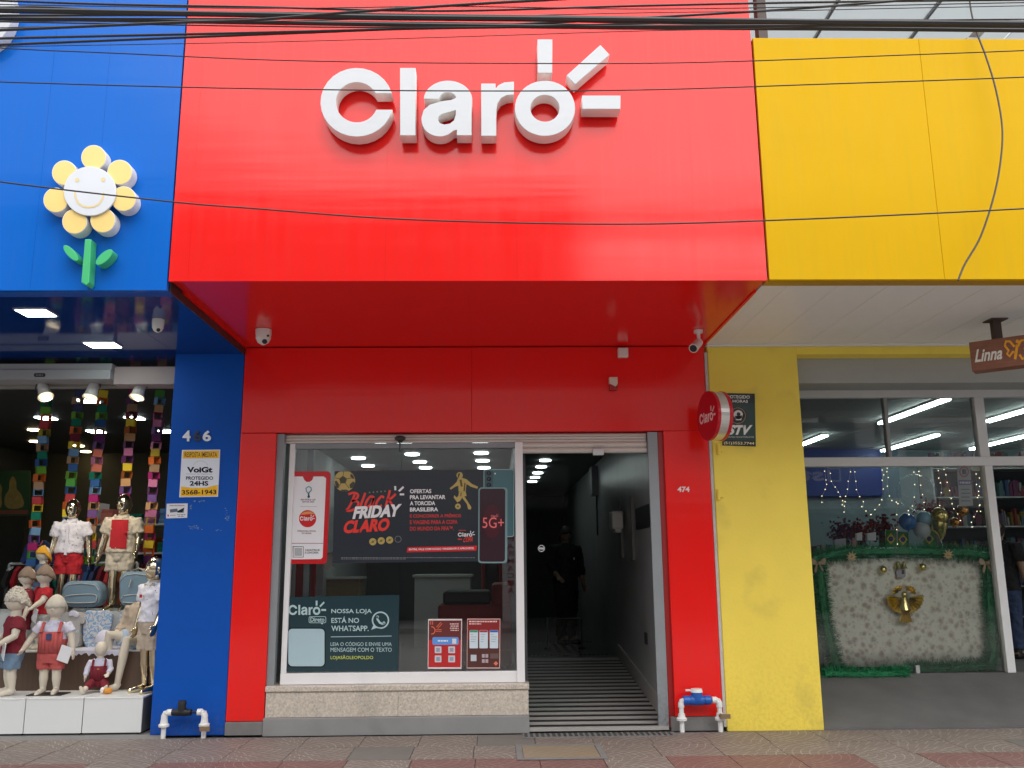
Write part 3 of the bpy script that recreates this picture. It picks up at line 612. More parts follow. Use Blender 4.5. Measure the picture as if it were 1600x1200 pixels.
for (x0_, x1_, z0_, z1_) in ((XY-.3, P(1385, 670, YG).x-.02, ztr1, zh), (P(1385, 670, YG).x+.02, a-.055, ztr1, zh), (a+.055, YX1, ztr1, zh), (XY-.3, P(1411, 900, YG).x-.002, FZY, ztr0), (P(1411, 900, YG).x+.002, am-.045, FZY, ztr0)):
    obj('window_pane', MB().add([(x0_, YG, z0_), (x1_, YG, z0_), (x1_, YG, z1_), (x0_, YG, z1_)], [(0, 1, 2, 3)]), GLASS, yel)
for zz in (FZY+.03,): obj('glass_clamp', MB().box(P(1413, 1045, YG).x-.02, P(1413, 1045, YG).x+.02, YG-.02, YG+.02, FZY, FZY+.08).box(P(1433, 1045, YG).x-.02, P(1433, 1045, YG).x+.02, YG-.02, YG+.02, FZY, FZY+.08), ALU, yel)
CY = 3.62                                             # inner ceiling
YC = pm('panel_ceiling', (.36, .36, .35), .7)
pmesh = mesh('ceiling_tile', MB().box(0, 1.19, 0, .605, 0, .02), YC)
for i in range(7):
    for j in range(12):
        o = link('ceiling_tile', pmesh, yel); o.location = Vector((XY-.6+i*1.2, YG+.1+j*.615, CY))-ORG[yel]
obj('ceiling_void', MB().box(XY-.6, YX1, .6, 9, CY+.03, CY+.06), BLK, yel)
obj('inner_wall', MB().box(XY-.6, YX1, 8.6, 8.8, FZY, CY), pm('pale_blue_wall', (.15, .19, .21), .7), yel); obj('inner_wall', MB().box(XY-.7, XY-.6, .5, 8.8, 0, CY), pm('inner_side', (.15, .16, .17), .7), yel); obj('inner_wall', MB().box(YX1, YX1+.1, 0, 8.8, 0, CY), IW, yel)
obj('navy_wall_band', MB().box(XY-.58, P(1375, 720, 8.5).x, 8.48, 8.6, P(1300, 775, 8.5).z, P(1300, 700, 8.5).z), pm('navy_band', (.015, .03, .16), .5), yel)
for (pa, pb) in (((1345,662),(1477,624)), ((1359,705),(1462,680)), ((1548,659),(1640,630)), ((1513,702),(1640,672)), ((1230,698),(1287,681)), ((1240,780),(1303,773))):
    a, b = G(pa[0], pa[1], CY-.05), G(pb[0], pb[1], CY-.05); a.y = min(a.y, 8.3)
    o = obj('light_fitting', MB().box(b.x-.03, b.x+.09, b.y, a.y, CY-.03, CY), WPL, yel)
    for dx in (0., .06): obj('tube', MB().tube([(b.x+dx, b.y, CY-.05), (b.x+dx, a.y, CY-.05)], .018, 8), TUBE, o)
# pale polycarbonate roof above the yellow fascia
pc = bpy.data.materials.new('milky_polycarbonate'); pc.use_nodes = True; n_ = pc.node_tree.nodes; n_.clear(); l_ = pc.node_tree.links
o_ = n_.new('ShaderNodeOutputMaterial'); m_ = n_.new('ShaderNodeMixShader'); d_ = n_.new('ShaderNodeBsdfDiffuse'); t_ = n_.new('ShaderNodeBsdfTranslucent'); m_.inputs[0].default_value = .75
d_.inputs[0].default_value = (.7, .72, .73, 1); t_.inputs[0].default_value = (.62, .65, .66, 1); l_.new(d_.outputs[0], m_.inputs[1]); l_.new(t_.outputs[0], m_.inputs[2]); l_.new(m_.outputs[0], o_.inputs[0])
ZR = 7.3
rf = thing('translucent_canopy', 'milky white roof sheets seen above the yellow fascia', 'canopy', (4, -1, ZR))
xa, xb = G(1291, 29, ZR).x, G(1445, 30, ZR).x
for a, b in ((XR+.05, xa), (xa, xb), (xb, xb+(xb-xa)), (xb+(xb-xa), 9)): obj('roof_sheet', MB().box(a+.012, b-.012, -2.6, 6, ZR, ZR+.01), pc, rf)
for a in (xa, xb): obj('roof_bar', MB().box(a-.014, a+.014, -2.6, 6, ZR-.03, ZR+.012), GREYM, rf)
a, b = P(1184, 30, -1.6).x, P(1198, 30, -1.6).x
obj('post', MB().box(a, b, -1.6, -1.5, ZY+.06, ZR), pm('brown_post', (.12, .10, .09), .6), rf)
obj('post', MB().box(XR+.05, XR+.12, -1.4, -1.3, ZY+.06, ZR), WPL, rf)
t = thing('cable_bracket', 'small pale bracket on top of the yellow fascia holding the hanging cable', 'bracket', P(1524, 56, YF))
obj('arm', MB().obox(P(1524, 56, YF+.1), (.05, 0, .03), (0, .12, 0), (-.01, 0, .02)), GREYP, t, .004); obj('foot', MB().box(P(1524, 56, YF).x-.06, P(1524, 56, YF).x+.03, YF+.02, YF+.15, YT+.004, YT+.02), GREYP, t)

# ---------------------------------------------------------------- cables
CB = [
 ('thin black cable highest on the left, sloping down past the white sign piece', 3.2, [(-300,-10),(0,1),(180,7),(400,11),(690,17),(1000,9),(1310,3),(1900,-4)]),
 ('thick wrapped cable bundle along the top of the photo', 8.0, [(-300,11),(0,16),(130,18),(400,23),(600,27),(1000,31),(1300,34.5),(1600,37.5),(1900,41)]),
 ('second cable twisted along the thick wrapped bundle', 4.0, [(-300,15),(0,12),(80,12),(250,21),(400,20),(700,24),(1000,28),(1200,33),(1400,32),(1600,34),(1900,34)]),
 ('thick black cable just below the wrapped bundle', 6.2, [(-300,21),(0,28),(200,31.5),(400,35),(700,39.5),(1000,43),(1300,44.5),(1600,47.5),(1900,51)]),
 ('black cable rising from the left edge across the top of the big letters', 4.2, [(-300,60),(0,47),(280,35),(400,31),(560,18),(760,5),(900,-3),(1500,-40)]),
 ('black cable curving from the left edge up into the lower bundle', 3.6, [(-300,67),(0,60),(400,51),(660,44.5),(850,42),(1000,41),(1300,40),(1600,42),(1900,44)]),
 ('very thin wire rising slowly above the big letters', 1.4, [(-300,79),(0,73),(400,66),(700,58),(980,49),(1200,44),(1600,30),(1900,20)]),
 ('thin wire crossing the top of the three white rays', 1.9, [(-300,55),(0,75),(200,84),(400,93),(600,97.5),(800,99),(1000,99),(1180,95),(1400,86.5),(1600,79),(1900,66)]),
 ('thin wire crossing the middle of the big white letters', 2.1, [(-300,119),(0,128),(200,134),(400,138.5),(700,142),(1000,140.5),(1300,131),(1600,120.5),(1900,106)]),
 ('lowest thin wire sagging over the flower sign and red fascia', 2.6, [(-300,240),(0,284),(266,315),(400,326),(600,341),(800,348),(1000,350),(1200,344.5),(1400,336),(1600,326),(1900,309)]),
 ('black cable climbing to the right in front of the pale roof', 3.6, [(500,50),(800,38),(1000,28),(1200,16.5),(1380,3),(1900,-40)]),
 ('thin wire close under the highest cable at the middle', 1.8, [(-300,3),(0,7),(400,13),(700,10),(1000,14),(1300,10),(1600,4),(1900,0)]),
 ('lower strand sagging in front of the pale roof at the right', 2.6, [(300,29),(700,30),(1000,36),(1300,39),(1450,36),(1600,33.5),(1900,28)]),
 ('black strand woven under the wrapped bundle from the left edge', 3.4, [(-300,22),(0,24),(300,24),(600,30),(1000,33),(1300,37),(1600,40),(1900,42)]),
 ('black strand dipping between the two thick cables on the right half', 3.0, [(-300,40),(0,33),(400,33),(800,37),(1100,40),(1350,36),(1600,45),(1900,49)]),
 ('slack strand touching the thick lower cable near the middle', 2.4, [(-300,30),(0,34),(400,41),(700,43),(1000,37),(1300,33),(1600,30),(1900,28)]),
 ('thin wire slanting over the pale roof at the top right', 1.5, [(700,27),(1000,20),(1200,17.5),(1400,13),(1600,9),(1900,2)]),
]
def catmull(pts, n=8):
    q = []
    for i in range(len(pts)-1):
        p0, p1, p2, p3 = pts[max(i-1, 0)], pts[i], pts[i+1], pts[min(i+2, len(pts)-1)]
        for k in range(n):
            u = k/n; q.append(.5*((2*p1)+(p2-p0)*u+(2*p0-5*p1+4*p2-p3)*u*u+(3*p1-p0-3*p2+p3)*u**3))
    return q+[pts[-1]]
for i, (lab, wpx, pts) in enumerate(CB):
    Y = -3.55-.06*((i*5) % 7)
    w3 = [P(x, y, Y) for x, y in pts]
    d0, d1 = w3[0]-w3[1], w3[-1]-w3[-2]
    w3 = [w3[0]+d0*4]+w3+[w3[-1]+d1*4]
    tag(obj('overhead_cable', MB().tube(catmull(w3, 10), wpx/2*(Y+8.57)/FPX*(1.2 if wpx > 3 else 1.02), 6), CABLE), lab, 'cable', 'overhead cables along the street')
w3 = [P(*q, YF-.05-.02*i) for i, q in enumerate([(1512,-30),(1517,15),(1526,50),(1541,90),(1556,140),(1566,200),(1563,255),(1552,310),(1532,370),(1508,412),(1497,438)])]
tag(obj('hanging_cable', MB().tube(catmull(w3, 8), .0075, 6), pm('grey_cable', (.05, .047, .045), .5)), 'loose grey cable end hanging in a bow over the yellow fascia', 'cable')

# ---------------------------------------------------------------- posters in the window
YPO = YW-.002
def sheet(name, label, cat, poly, Y, mat, t=.003): return tag(plate(name, poly, Y, t, mat), label, cat)
e = .0012
# ticket
RW, WHT, DK, SLATE = ink(196, 34, 40), ink(232, 232, 236), ink(40, 40, 46), ink(46, 52, 60)
def rpx(x0, y0, x1, y1, r, n=4, skew=0): return [(x+skew*(y-y0)/(y1-y0), y) for x, y in rrect(x0, y0, x1, y1, r, n)]
t = sheet('ticket_poster', 'red edged white poster shaped like a ticket at the left of the window', 'poster', rpx(452.5, 736.5, 517, 881, 6, 4, -6.5), YPO+.012, RW)
Y = YPO+.012-e
print_('paper', [[(459,744.5),(473,744.5),(475.5,750),(479,753),(484,753),(488,750),(490,744.5),(506,744.5),(509.5,747.5),(504,871),(501.5,873.5),(455.5,874),(452.8,871),(457.5,747)]], Y, WHT, t)
print_('divider', [box_px(453.5, 848.5, 505, 849.3)], Y-e, ink(150, 60, 65), t)
print_('emblem', [stroke([(481,777),(483,772),(479,768),(478,763),(482,760),(486,762),(486.5,766),(483.5,769),(481.5,772),(483.5,777)], 1.8), circ(482.3, 776, 2.2, 10)], Y-e, ink(90, 150, 160), t)
text('FIFA WORLD CUP', 470, 779.5, 493, 782, Y-e, ink(120, 50, 60), t); text('QATAR 2022', 472, 783, 491, 785.5, Y-e, ink(120, 50, 60), t)
print_('rule', [box_px(469, 791, 495, 791.6)], Y-e, ink(170, 170, 175), t)
print_('ball', [circ(480.6, 810.5, 13.5, 28)], Y-e, ink(204, 40, 44), t); print_('ball_band', [[(469,804),(476,799.5),(486,799),(492,803.5),(484,803),(476,804)]], Y-2*e, ink(226, 150, 90), t)
mark(468.5, 804, 492, 813.5, Y-2*e, WHT, t)
text('OPERADORA OFICIAL', 464.5, 828.5, 494, 831, Y-e, ink(140, 90, 100), t); text('DO BRASIL', 471.5, 832, 487, 834.5, Y-e, ink(140, 90, 100), t)
print_('code_frame', [stroke([(458,854),(474,854),(474,870.5),(458,870.5),(458,853.5)], 1)], Y-e, DK, t); print_('code_blank', [box_px(460, 856, 472, 868.5)], Y-e, ink(176, 178, 182), t)
text('CADASTRE-SE', 476.5, 858, 499.5, 861, Y-e, DK, t); text('E CONCORRA.', 476.5, 862, 498, 865, Y-e, DK, t)
# black friday banner
Y = YPO+.006
t = sheet('sale_banner', 'wide dark slate sale banner across the window with red and white lettering', 'banner', [(523,736.2),(757,733.5),(748.5,877),(519.5,880)], Y, SLATE)
GD = ink(186, 166, 98); RT = ink(232, 66, 58); Y -= e
bp_ = [p for p in circ(538.5, 751.5, 16.5, 40)]
print_('football', [[(x, max(y, 736.6)) for x, y in bp_ if y > 733]], Y, GD, t)
def pent(cx, cy2, r, a0): return [(cx+r*math.cos(rad(a0+72*i)), cy2+r*math.sin(rad(a0+72*i))) for i in range(5)]
print_('football_seams', [stroke([pent(536, 750, 6, -90)[i], pent(536, 750, 6, -90)[(i+1) % 5]], .9) for i in range(5)]+[stroke([pent(536, 750, 6, -90)[i], pent(537, 751, 14.5, -90)[i]], .9) for i in range(5)]+[[(523,752),(526,751),(530,757),(528,763),(525,762)], [(552,752),(555,755),(552,762),(547,763),(546,757)], [(534,765),(542,765),(545,767),(538,768),(532,767)], [(548,740),(552,743),(554,748),(551,748),(547,744)], pent(536, 750, 5.4, -90)], Y-e, ink(74, 68, 52), t)
def script(strokes, wd, mat, Y_): print_('script_lettering', [stroke([(p.x, p.y) for p in catmull([Vector((x, y, 0)) for x, y in s], 6)], wd) for s in strokes], Y_, mat, t)
def bz(pts): return [(530+x/12, 750+y/12) for x, y in pts]
script([bz([(290,270),(250,380),(190,500),(130,570)]), bz([(170,270),(260,240),(340,260),(350,310),(300,370),(240,395)]), bz([(240,395),(330,400),(360,450),(310,530),(210,575),(130,575)]),
        bz([(490,240),(450,350),(410,460),(400,520),(430,520)]), bz([(660,330),(590,310),(520,390),(490,480),(520,510),(590,460),(650,340)]), bz([(650,340),(630,430),(610,510),(650,515)]),
        bz([(840,330),(790,310),(720,390),(690,470),(730,505),(800,470)]), bz([(950,190),(920,320),(870,500)]), bz([(1060,260),(990,330),(910,380)]), bz([(930,380),(970,430),(1010,490)])], 3.6, RT, Y)
text('FRIDAY', 550.5, 791.5, 628, 811, Y-2*e, WHT, t, shear=.06, bold=.05, tilt=4.2); text('CLARO', 535, 813.5, 611, 834, Y-2*e, RT, t, shear=.06, bold=.05, tilt=4.5)
print_('rays', [[(616,759.5),(619,759.5),(619.3,766),(616.3,766)], [(629.5,759.5),(631.5,761.8),(624.5,768.5),(622,766.5)], box_px(624.7, 771, 631.5, 774)], Y, WHT, t)
for i in range(5): print_('star', [pent(577.5+i*6, 769.5-i*.5, 1.4, -90)], Y, ink(120, 130, 96), t)
for x, y in ((582.5, 846.5), (595.7, 845), (608.8, 843.8)):
    print_('coin', [circ(x, y, 5.6, 18)], Y, GD, t); print_('coin_mark', [pent(x, y, 2.2, -90), stroke([(x-4, y+2), (x-1, y+1)], .8), stroke([(x+1, y-1), (x+4, y-2)], .8)], Y-e, ink(120, 108, 60), t)
print_('coin_ring', [holed(circ(622, 842.5, 5.4, 18), circ(622, 842.5, 4.2, 18)[::-1])], Y, ink(110, 110, 112), t)
for s, x1, y0 in (('OFERTAS', 674, 764.5), ('PRA LEVANTAR', 696, 773.8), ('A TORCIDA', 680, 783.3), ('BRASILEIRA', 684.5, 793)): text(s, 640.5, y0, x1, y0+6.4, Y, WHT, t, bold=.03, tilt=.4)
for s, x1, y0 in (('E CONCORRER A PRÊMIOS', 720.5, 802.5), ('E VIAGENS PARA A COPA', 715, 812.8), ('DO MUNDO DA FIFA™.', 709, 822.8)): text(s, 640.5, y0, x1, y0+6.4, Y, ink(206, 62, 58), t, bold=.02, tilt=.6)
fine_print(717, 828, 729, 829.2, Y, RT, t); mark(715.5, 829.5, 742, 838.5, Y, WHT, t); fine_print(715.5, 841.5, 721.5, 843.5, Y, RT, t); text('COPA', 723, 839.5, 740.5, 847.5, Y, RT, t, shear=.15, tilt=1)
print_('red_strip', [[(637,855),(745.5,852.5),(744,860.5),(635.5,863)]], Y, ink(206, 44, 48), t); text('ENTRE, FALE COM NOSSO VENDEDOR E APROVEITE.', 639, 857, 741, 860.6, Y-e, WHT, t, tilt=2)
for yy, x1_ in ((869.6, 742), (871.6, 636)): fine_print(533, yy+1.2, x1_, yy+2.2, Y, ink(130, 132, 136), t)
# footballer in gold
def pz(pts): return [(420+x/4, 660+y/4) for x, y in pts]
print_('footballer', [pz(circ(1193, 330, 20, 14)), pz([(1182,350),(1205,345),(1235,355),(1270,385),(1308,402),(1303,414),(1262,402),(1236,385),(1232,412),(1230,438),(1186,432),(1184,395),(1160,405),(1138,420),(1130,412),(1152,394),(1174,372)]),
    pz([(1188,434),(1232,438),(1236,460),(1222,462),(1250,505),(1266,530),(1262,545),(1246,542),(1238,510),(1208,470),(1196,490),(1178,500),(1156,470),(1158,455),(1176,470),(1186,455)]), pz(circ(1182, 525, 18, 16))], Y, GD, t)
print_('footballer_shade', [pz([(1192,360),(1205,356),(1212,400),(1200,402)]), pz([(1222,375),(1230,380),(1226,430),(1216,430)]), pz([(1182,322),(1192,316),(1196,324),(1186,348),(1180,338)]), pz([(1200,440),(1206,440),(1202,462),(1196,462)]), pz(pent(1182, 525, 7, -90))], Y-e, ink(96, 84, 44), t)
# phones
Y = YPO+.004
t = sheet('phone_cutout', 'printed cut-out of two teal phones at the right end of the banner', 'poster', rpx(755.5, 733, 803.5, 839, 4, 4, 0), Y, ink(74, 112, 120))
print_('edge', [holed(rpx(755.5, 733, 803.5, 839, 4), rpx(756.8, 734.3, 802.2, 837.7, 3.4)[::-1])], Y-e, ink(140, 172, 176), t)
print_('camera_island', [rpx(757.2, 734.8, 770.5, 763, 3)], Y-e, ink(58, 92, 100), t)
for y in (739.5, 748.5, 757.8): print_('camera_lens', [circ(764, y, 3.7, 16)], Y-2*e, ink(24, 26, 30), t); print_('lens_glint', [circ(763.6, y-.4, 1.4, 10)], Y-3*e, ink(70, 76, 86), t)
print_('flash', [circ(773.6, 740, 1.3, 10)], Y-e, ink(220, 225, 220), t)
fr = plate('front_phone', rpx(747.5, 761.5, 793, 880, 5, 4, -.5), Y-.004, .002, ink(120, 152, 156), t)
print_('screen', [rpx(749.6, 763.5, 789.5, 877.5, 4, 4, -.5)], Y-.004-e, ink(56, 36, 44), fr); print_('screen_glow', [circ(769, 815, 14, 24, 26)], Y-.004-2*e, ink(76, 34, 44), fr)
text('5G+', 754, 808.5, 787.5, 825, Y-.004-3*e, ink(244, 120, 120), fr, bold=.0); mark(767, 803, 779, 808.5, Y-.004-3*e, ink(210, 120, 120), fr)
# messaging poster
Y = YPO+.008; TEAL = ink(32, 58, 66)
t = sheet('shop_message_poster', 'dark teal poster with blank pale square in the lower left window corner', 'poster', [(444.5,933),(624,929.5),(621.5,1048.5),(442.5,1049.5)], Y, TEAL); Y -= e
LT = ink(178, 205, 208)
mark(450.5, 938.5, 509.5, 961, Y, LT, t)
print_('badge', [holed(rpx(482.5, 963, 509.5, 973.5, 2.5), rpx(483.3, 963.8, 508.7, 972.7, 2)[::-1]), [(501, 973.5), (505, 973.5), (503.5, 975.8)]], Y, LT, t); text('Direto', 485, 964.5, 507, 971.5, Y, LT, t)
print_('code_shadow', [rpx(448.8, 980.5, 508.8, 1042.8, 7)], Y, ink(14, 28, 34), t); print_('code_blank', [rpx(450.5, 982.5, 507, 1041, 6)], Y-e, ink(170, 196, 204), t)
for s, y0, x1, hh in (('NOSSA LOJA', 951.5, 581, 8.6), ('ESTÁ NO', 963.5, 561, 9.8), ('WHATSAPP.', 977.5, 576, 8.6)): text(s, 517.7, y0, x1, y0+hh, Y, LT, t, bold=.015)
print_('chat_ring', [holed(circ(594.5, 969, 13.6, 30)[:8]+[(588, 981.2), (580, 984)]+circ(594.5, 969, 13.6, 30)[12:], circ(594.5, 969, 11.4, 30)[::-1]), stroke([(589,963),(590,968),(593.5,973),(598,975),(601,974)], 3.2), circ(589.8, 964, 2.4, 10), circ(600, 973.4, 2.4, 10)], Y, LT, t)
print_('rule', [[(517,994.6),(612,993.3),(612,994.3),(517,995.6)]], Y, LT, t)
for s, y0 in (('LEIA O CÓDIGO E ENVIE UMA', 1002.2), ('MENSAGEM COM O TEXTO', 1012)): text(s, 516.5, y0, 612, y0+7 if 'Ó' in s else y0+6.4, Y, LT, t, bold=.0)
text('LOJASÃOLEOPOLDO', 516.5, 1023.6, 583, 1031.5, Y, ink(206, 218, 90), t, bold=.0)
# the two small posters
t = sheet('small_red_poster', 'small portrait poster with orange sun outline and blue pill near the lower right', 'poster', [(669,967),(722,967),(721,1045),(668.3,1045)], YPO+.01, ink(222, 214, 216)); Y = YPO+.01-e
print_('upper_field', [[(670.3,969.5),(720.6,969.5),(720.2,1000),(669.8,1000)]], Y, ink(108, 48, 46), t); print_('lower_field', [[(669.8,1000),(720.2,1000),(719.8,1042.5),(669.3,1042.5)]], Y, ink(186, 40, 42), t)
print_('sun_outline', [holed(arc(674, 985, 6.5, 6.5, -90, 90), arc(674, 985, 5, 5, 90, -90)), stroke([(682,980),(689,972)], 1), stroke([(684,982),(691,974)], 1), stroke([(681,984),(690,984)], 1), stroke([(681,986.5),(690,986.5)], 1), stroke([(673,970),(673,976)], 1), stroke([(676,970),(676,976)], 1)], Y-e, ink(226, 110, 80), t)
for k in range(4): fine_print(703+(k % 2), 974+k*3.3, 716.5, 975.8+k*3.3, Y-e, ink(226, 190, 188), t, k)
print_('blue_pill', [rpx(675.5, 995.5, 716.5, 1007.5, 2.5)], Y-e, ink(96, 150, 222), t); print_('code_blank', [box_px(706.5, 998, 713, 1006)], Y-2*e, ink(216, 220, 228), t); fine_print(684, 1000, 700, 1002.5, Y-2*e, ink(226, 236, 246), t)
for x in (679.3, 700.5):
    for y in (1010, 1024.2): print_('code_blank', [rpx(x, y, x+10.4, y+10.6, 1)], Y-e, ink(206, 204, 212), t); print_('code_core', [box_px(x+2.2, y+2.4, x+8, y+8.4)], Y-2*e, ink(150, 156, 176), t)
t = sheet('small_brown_poster', 'small portrait poster with three printed phone screens in the lower right corner', 'poster', [(730,966.5),(781.8,966.5),(781.3,1044.5),(729.3,1044.5)], YPO+.01, ink(206, 170, 166))
print_('upper_field', [[(731,968),(780.8,968),(780.4,1000),(730.6,1000)]], Y, ink(140, 40, 42), t); print_('lower_field', [[(730.6,1000),(780.4,1000),(780,1042.8),(730.2,1042.8)]], Y, ink(84, 46, 42), t)
fine_print(733, 970, 778, 972.2, Y-e, ink(232, 200, 196), t); fine_print(733, 974, 752, 975.6, Y-e, ink(232, 200, 196), t)
for i, (x, c_) in enumerate(((733.6, (64, 150, 120)), (749, (170, 60, 84)), (765.2, (60, 100, 180)))):
    print_('printed_screen', [rpx(x, 984.5, x+13.2, 1013, 1.2)], Y-e, ink(206, 220, 230), t); print_('screen_bar', [box_px(x+.4, 984.8, x+12.8, 988)], Y-2*e, ink(*c_), t)
    for k in range(4): print_('screen_line', [box_px(x+2, 991+k*3.6, x+6+((k*5+i*3) % 6), 992+k*3.6)], Y-2*e, ink(160, 176, 188), t)
print_('code_blank', [box_px(735.5, 1023, 744.5, 1033)], Y-e, ink(190, 196, 206), t); 
for x, y in ((753, 1022), (758.5, 1022), (753, 1030), (758.5, 1030)): print_('icon', [box_px(x, y, x+4.4, y+5.6)], Y-e, ink(176, 160, 166), t)
print_('text_block', [box_px(766, 1021, 779, 1029)], Y-e, ink(104, 82, 80), t); print_('diamond', [[(774.8,1033),(778.4,1036.6),(774.8,1040.2),(771.2,1036.6)]], Y-e, ink(226, 120, 90), t)

# ---------------------------------------------------------------- signs and fixtures on the fronts
for s, x0, x1, col in (('4', 285, 297.5, (228, 232, 238)), ('6', 302, 314.5, (24, 36, 66)), ('6', 316.5, 329.5, (228, 232, 238))):
    m_ = text(s, x0, 672.5, x1, 689.5, -.012, ink(*col), None, bold=.03, depth=.011)
    m_.name = 'house_number'; tag(m_, {285: 'white raised digit four at the start of the number on the blue pillar', 302: 'dark unpainted digit six in the middle of the number on the blue pillar', 316.5: 'white raised digit six at the end of the number on the blue pillar'}[x0], 'number')
m_ = text('474', 1058.5, 760.3, 1077.5, 768.8, -.0155, ink(240, 226, 224), None, bold=.03, depth=.006); m_.name = 'house_number'; tag(m_, 'small white house number of three digits on the right red pillar', 'number')
BY, BN = ink(244, 186, 20), ink(28, 30, 42)
t = sheet('security_plate', 'white and yellow security company plate on the blue pillar', 'sign', [(284.3,703),(344,702.5),(340.5,776),(280,777)], -.008, ink(226, 230, 240), .007); Y = -.008-e
print_('top_band', [[(286,704.5),(342.2,704),(341.5,715.8),(285.3,716.3)]], Y, BY, t); text('RESPOSTA IMEDIATA', 288.5, 706.5, 339, 714, Y-e, ink(90, 70, 20), t, bold=.01)
text('VoiGt', 292, 729.5, 332, 738.5, Y, BN, t, bold=.05); text('Sistemas de Segurança', 291, 739.8, 331.5, 741.6, Y, ink(110, 114, 126), t, bold=.0)
print_('halo', [stroke(arc(313.5, 731, 12, 11, 20, 160, 16), .8)], Y, ink(206, 204, 196), t)
text('PROTEGIDO', 290.5, 744.3, 333, 749.8, Y, ink(50, 54, 70), t, bold=.03); text('24HS', 296.5, 751.5, 325.5, 759, Y, BN, t, bold=.04)
print_('bottom_band', [[(283,760),(300,762.5),(322,762),(340.4,757.5),(339.3,774.8),(281.8,775.5)]], Y, BY, t); text('3568-1943', 284, 765.5, 338, 773, Y-e, ink(70, 52, 10), t, bold=.03, tilt=.6)
t = sheet('camera_notice', 'small white camera warning sticker on the blue pillar edge', 'sticker', [(260.5,787),(293.3,786.5),(292.3,809),(259.5,810)], -.005, ink(222, 222, 226), .004); Y = -.005-e
text('ÁREA PROTEGIDA', 264.5, 788.5, 288.5, 790.8, Y, ink(120, 60, 66), t); print_('camera_picture', [[(265,796),(277,794.5),(278,799.5),(266,801)], [(276,799),(288,793),(287,801),(277,801)]], Y, ink(96, 106, 122), t)
print_('picture_shade', [[(278,798),(288,793),(287,796.5),(284,801),(278,801)]], Y-e, ink(30, 34, 42), t); print_('red_mark', [[(261.5,804),(263.5,804),(264,807),(262,807)]], Y, ink(190, 40, 50), t); fine_print(266, 804.5, 274, 805.6, Y, ink(120, 120, 128), t); fine_print(277, 803.5, 289.5, 804.7, Y, ink(120, 120, 128), t); fine_print(278, 806, 288, 807.2, Y, ink(120, 120, 128), t)
# remains of torn stickers
GL = pm('glue_residue', (.16, .26, .42), .7, var=.4, scale=30)
mb = MB(); random.seed(3)
for (x0, y0, x1, y1, n) in ((297,782,322,784,9),(297,786,299,806,7),(352,790,358,814,12),(290,820,320,828,14),(325,827,350,829,6)):
    for k in range(n):
        x, y = random.uniform(x0, x1), random.uniform(y0, y1); q = X([(x+random.uniform(.4,2.2)*math.cos(a_), y+random.uniform(.3,1)*math.sin(a_)) for a_ in (5.5,4,2.8,1.6,.4)], -.0012)
        mb.add([(a_, -.0012, b_) for a_, b_ in q], [(0,1,2,3,4)])
o = obj('glue_residue', mb, GL, blue); o['kind'] = 'stuff'
# green alarm plate
t = sheet('alarm_plate', 'dark green alarm company plate on the yellow pillar behind the round sign', 'sign', [(1127,614),(1179.5,615),(1181,697.5),(1129,696)], -.008, ink(30, 62, 56), .006); Y = -.008-e
print_('top_band', [[(1128,615.5),(1178.5,616),(1178.8,630),(1128.2,629.5)]], Y, ink(22, 26, 28), t); text('PROTEGIDO', 1133, 617.3, 1171.5, 622.3, Y-e, ink(224, 228, 226), t, bold=.02, tilt=-.6); text('24 HORAS', 1135, 624.3, 1168.5, 628.8, Y-e, ink(224, 228, 226), t, bold=.02, tilt=-.5)
print_('emblem', [circ(1152.5, 649.5, 13.6, 30)], Y, ink(24, 26, 26), t); print_('emblem_ring', [holed(circ(1152.5, 649.5, 12.6, 30), circ(1152.5, 649.5, 11.8, 30)[::-1])], Y-e, ink(176, 150, 110), t); print_('head_profile', [circ(1153.5, 648, 7.2, 20), [(1148,650),(1160,649),(1158,656.5),(1150,656.5)]], Y-e, ink(222, 226, 222), t); print_('head_core', [circ(1154, 647, 3, 12), stroke([(1151,653),(1155,651),(1159,652)], 1.2)], Y-2*e, ink(24, 26, 26), t)
text('STV', 1136, 664, 1176, 679.5, Y, ink(232, 236, 232), t, shear=.14, bold=.05); text('ALARMES MONITORADOS', 1132, 681.8, 1178, 684, Y, ink(214, 218, 214), t, bold=.0)
print_('phone_band', [[(1129,687.5),(1180.5,689),(1180.7,697),(1129.2,695.7)]], Y, ink(22, 22, 22), t); text('(51)3553.7744', 1131, 689.8, 1178.5, 695.3, Y-e, ink(232, 222, 170), t, bold=.02, tilt=-1)

# round projecting sign: a disc seen nearly edge on
ctr = P(1117, 650, -.42); nrm = Vector((-.98, -.19, 0)).normalized(); side = (-nrm).cross(Vector((0, 0, 1))); rr_ = .232; th = .075
t = thing('round_projecting_sign', 'round red projecting sign with silver rim on the right edge of the red front', 'shop sign', ctr)
DR_ = acm('red_sign_face', (.52, .008, .022), .12)
def disc(c0, c1, r0, r1, n=40):
    mb = MB(); vs = []
    for c_, r_ in ((c0, r0), (c1, r1)): vs += [c_+side*r_*math.cos(2*math.pi*i/n)+Vector((0, 0, 1))*r_*math.sin(2*math.pi*i/n) for i in range(n)]
    return mb.add(vs, [tuple(range(n)), tuple(reversed(range(n, 2*n)))]+[(i, i+n, (i+1) % n+n, (i+1) % n) for i in range(n)], False)
def fixn(o):
    import bmesh
    b = bmesh.new(); b.from_mesh(o.data); bmesh.ops.recalc_face_normals(b, faces=b.faces); b.to_mesh(o.data); b.free(); return o
fixn(obj('rim', disc(ctr-nrm*th*.55, ctr+nrm*th*.55, rr_-.004, rr_-.004), pm('silver_rim', (.62, .61, .58), .3, metal=.6), t))
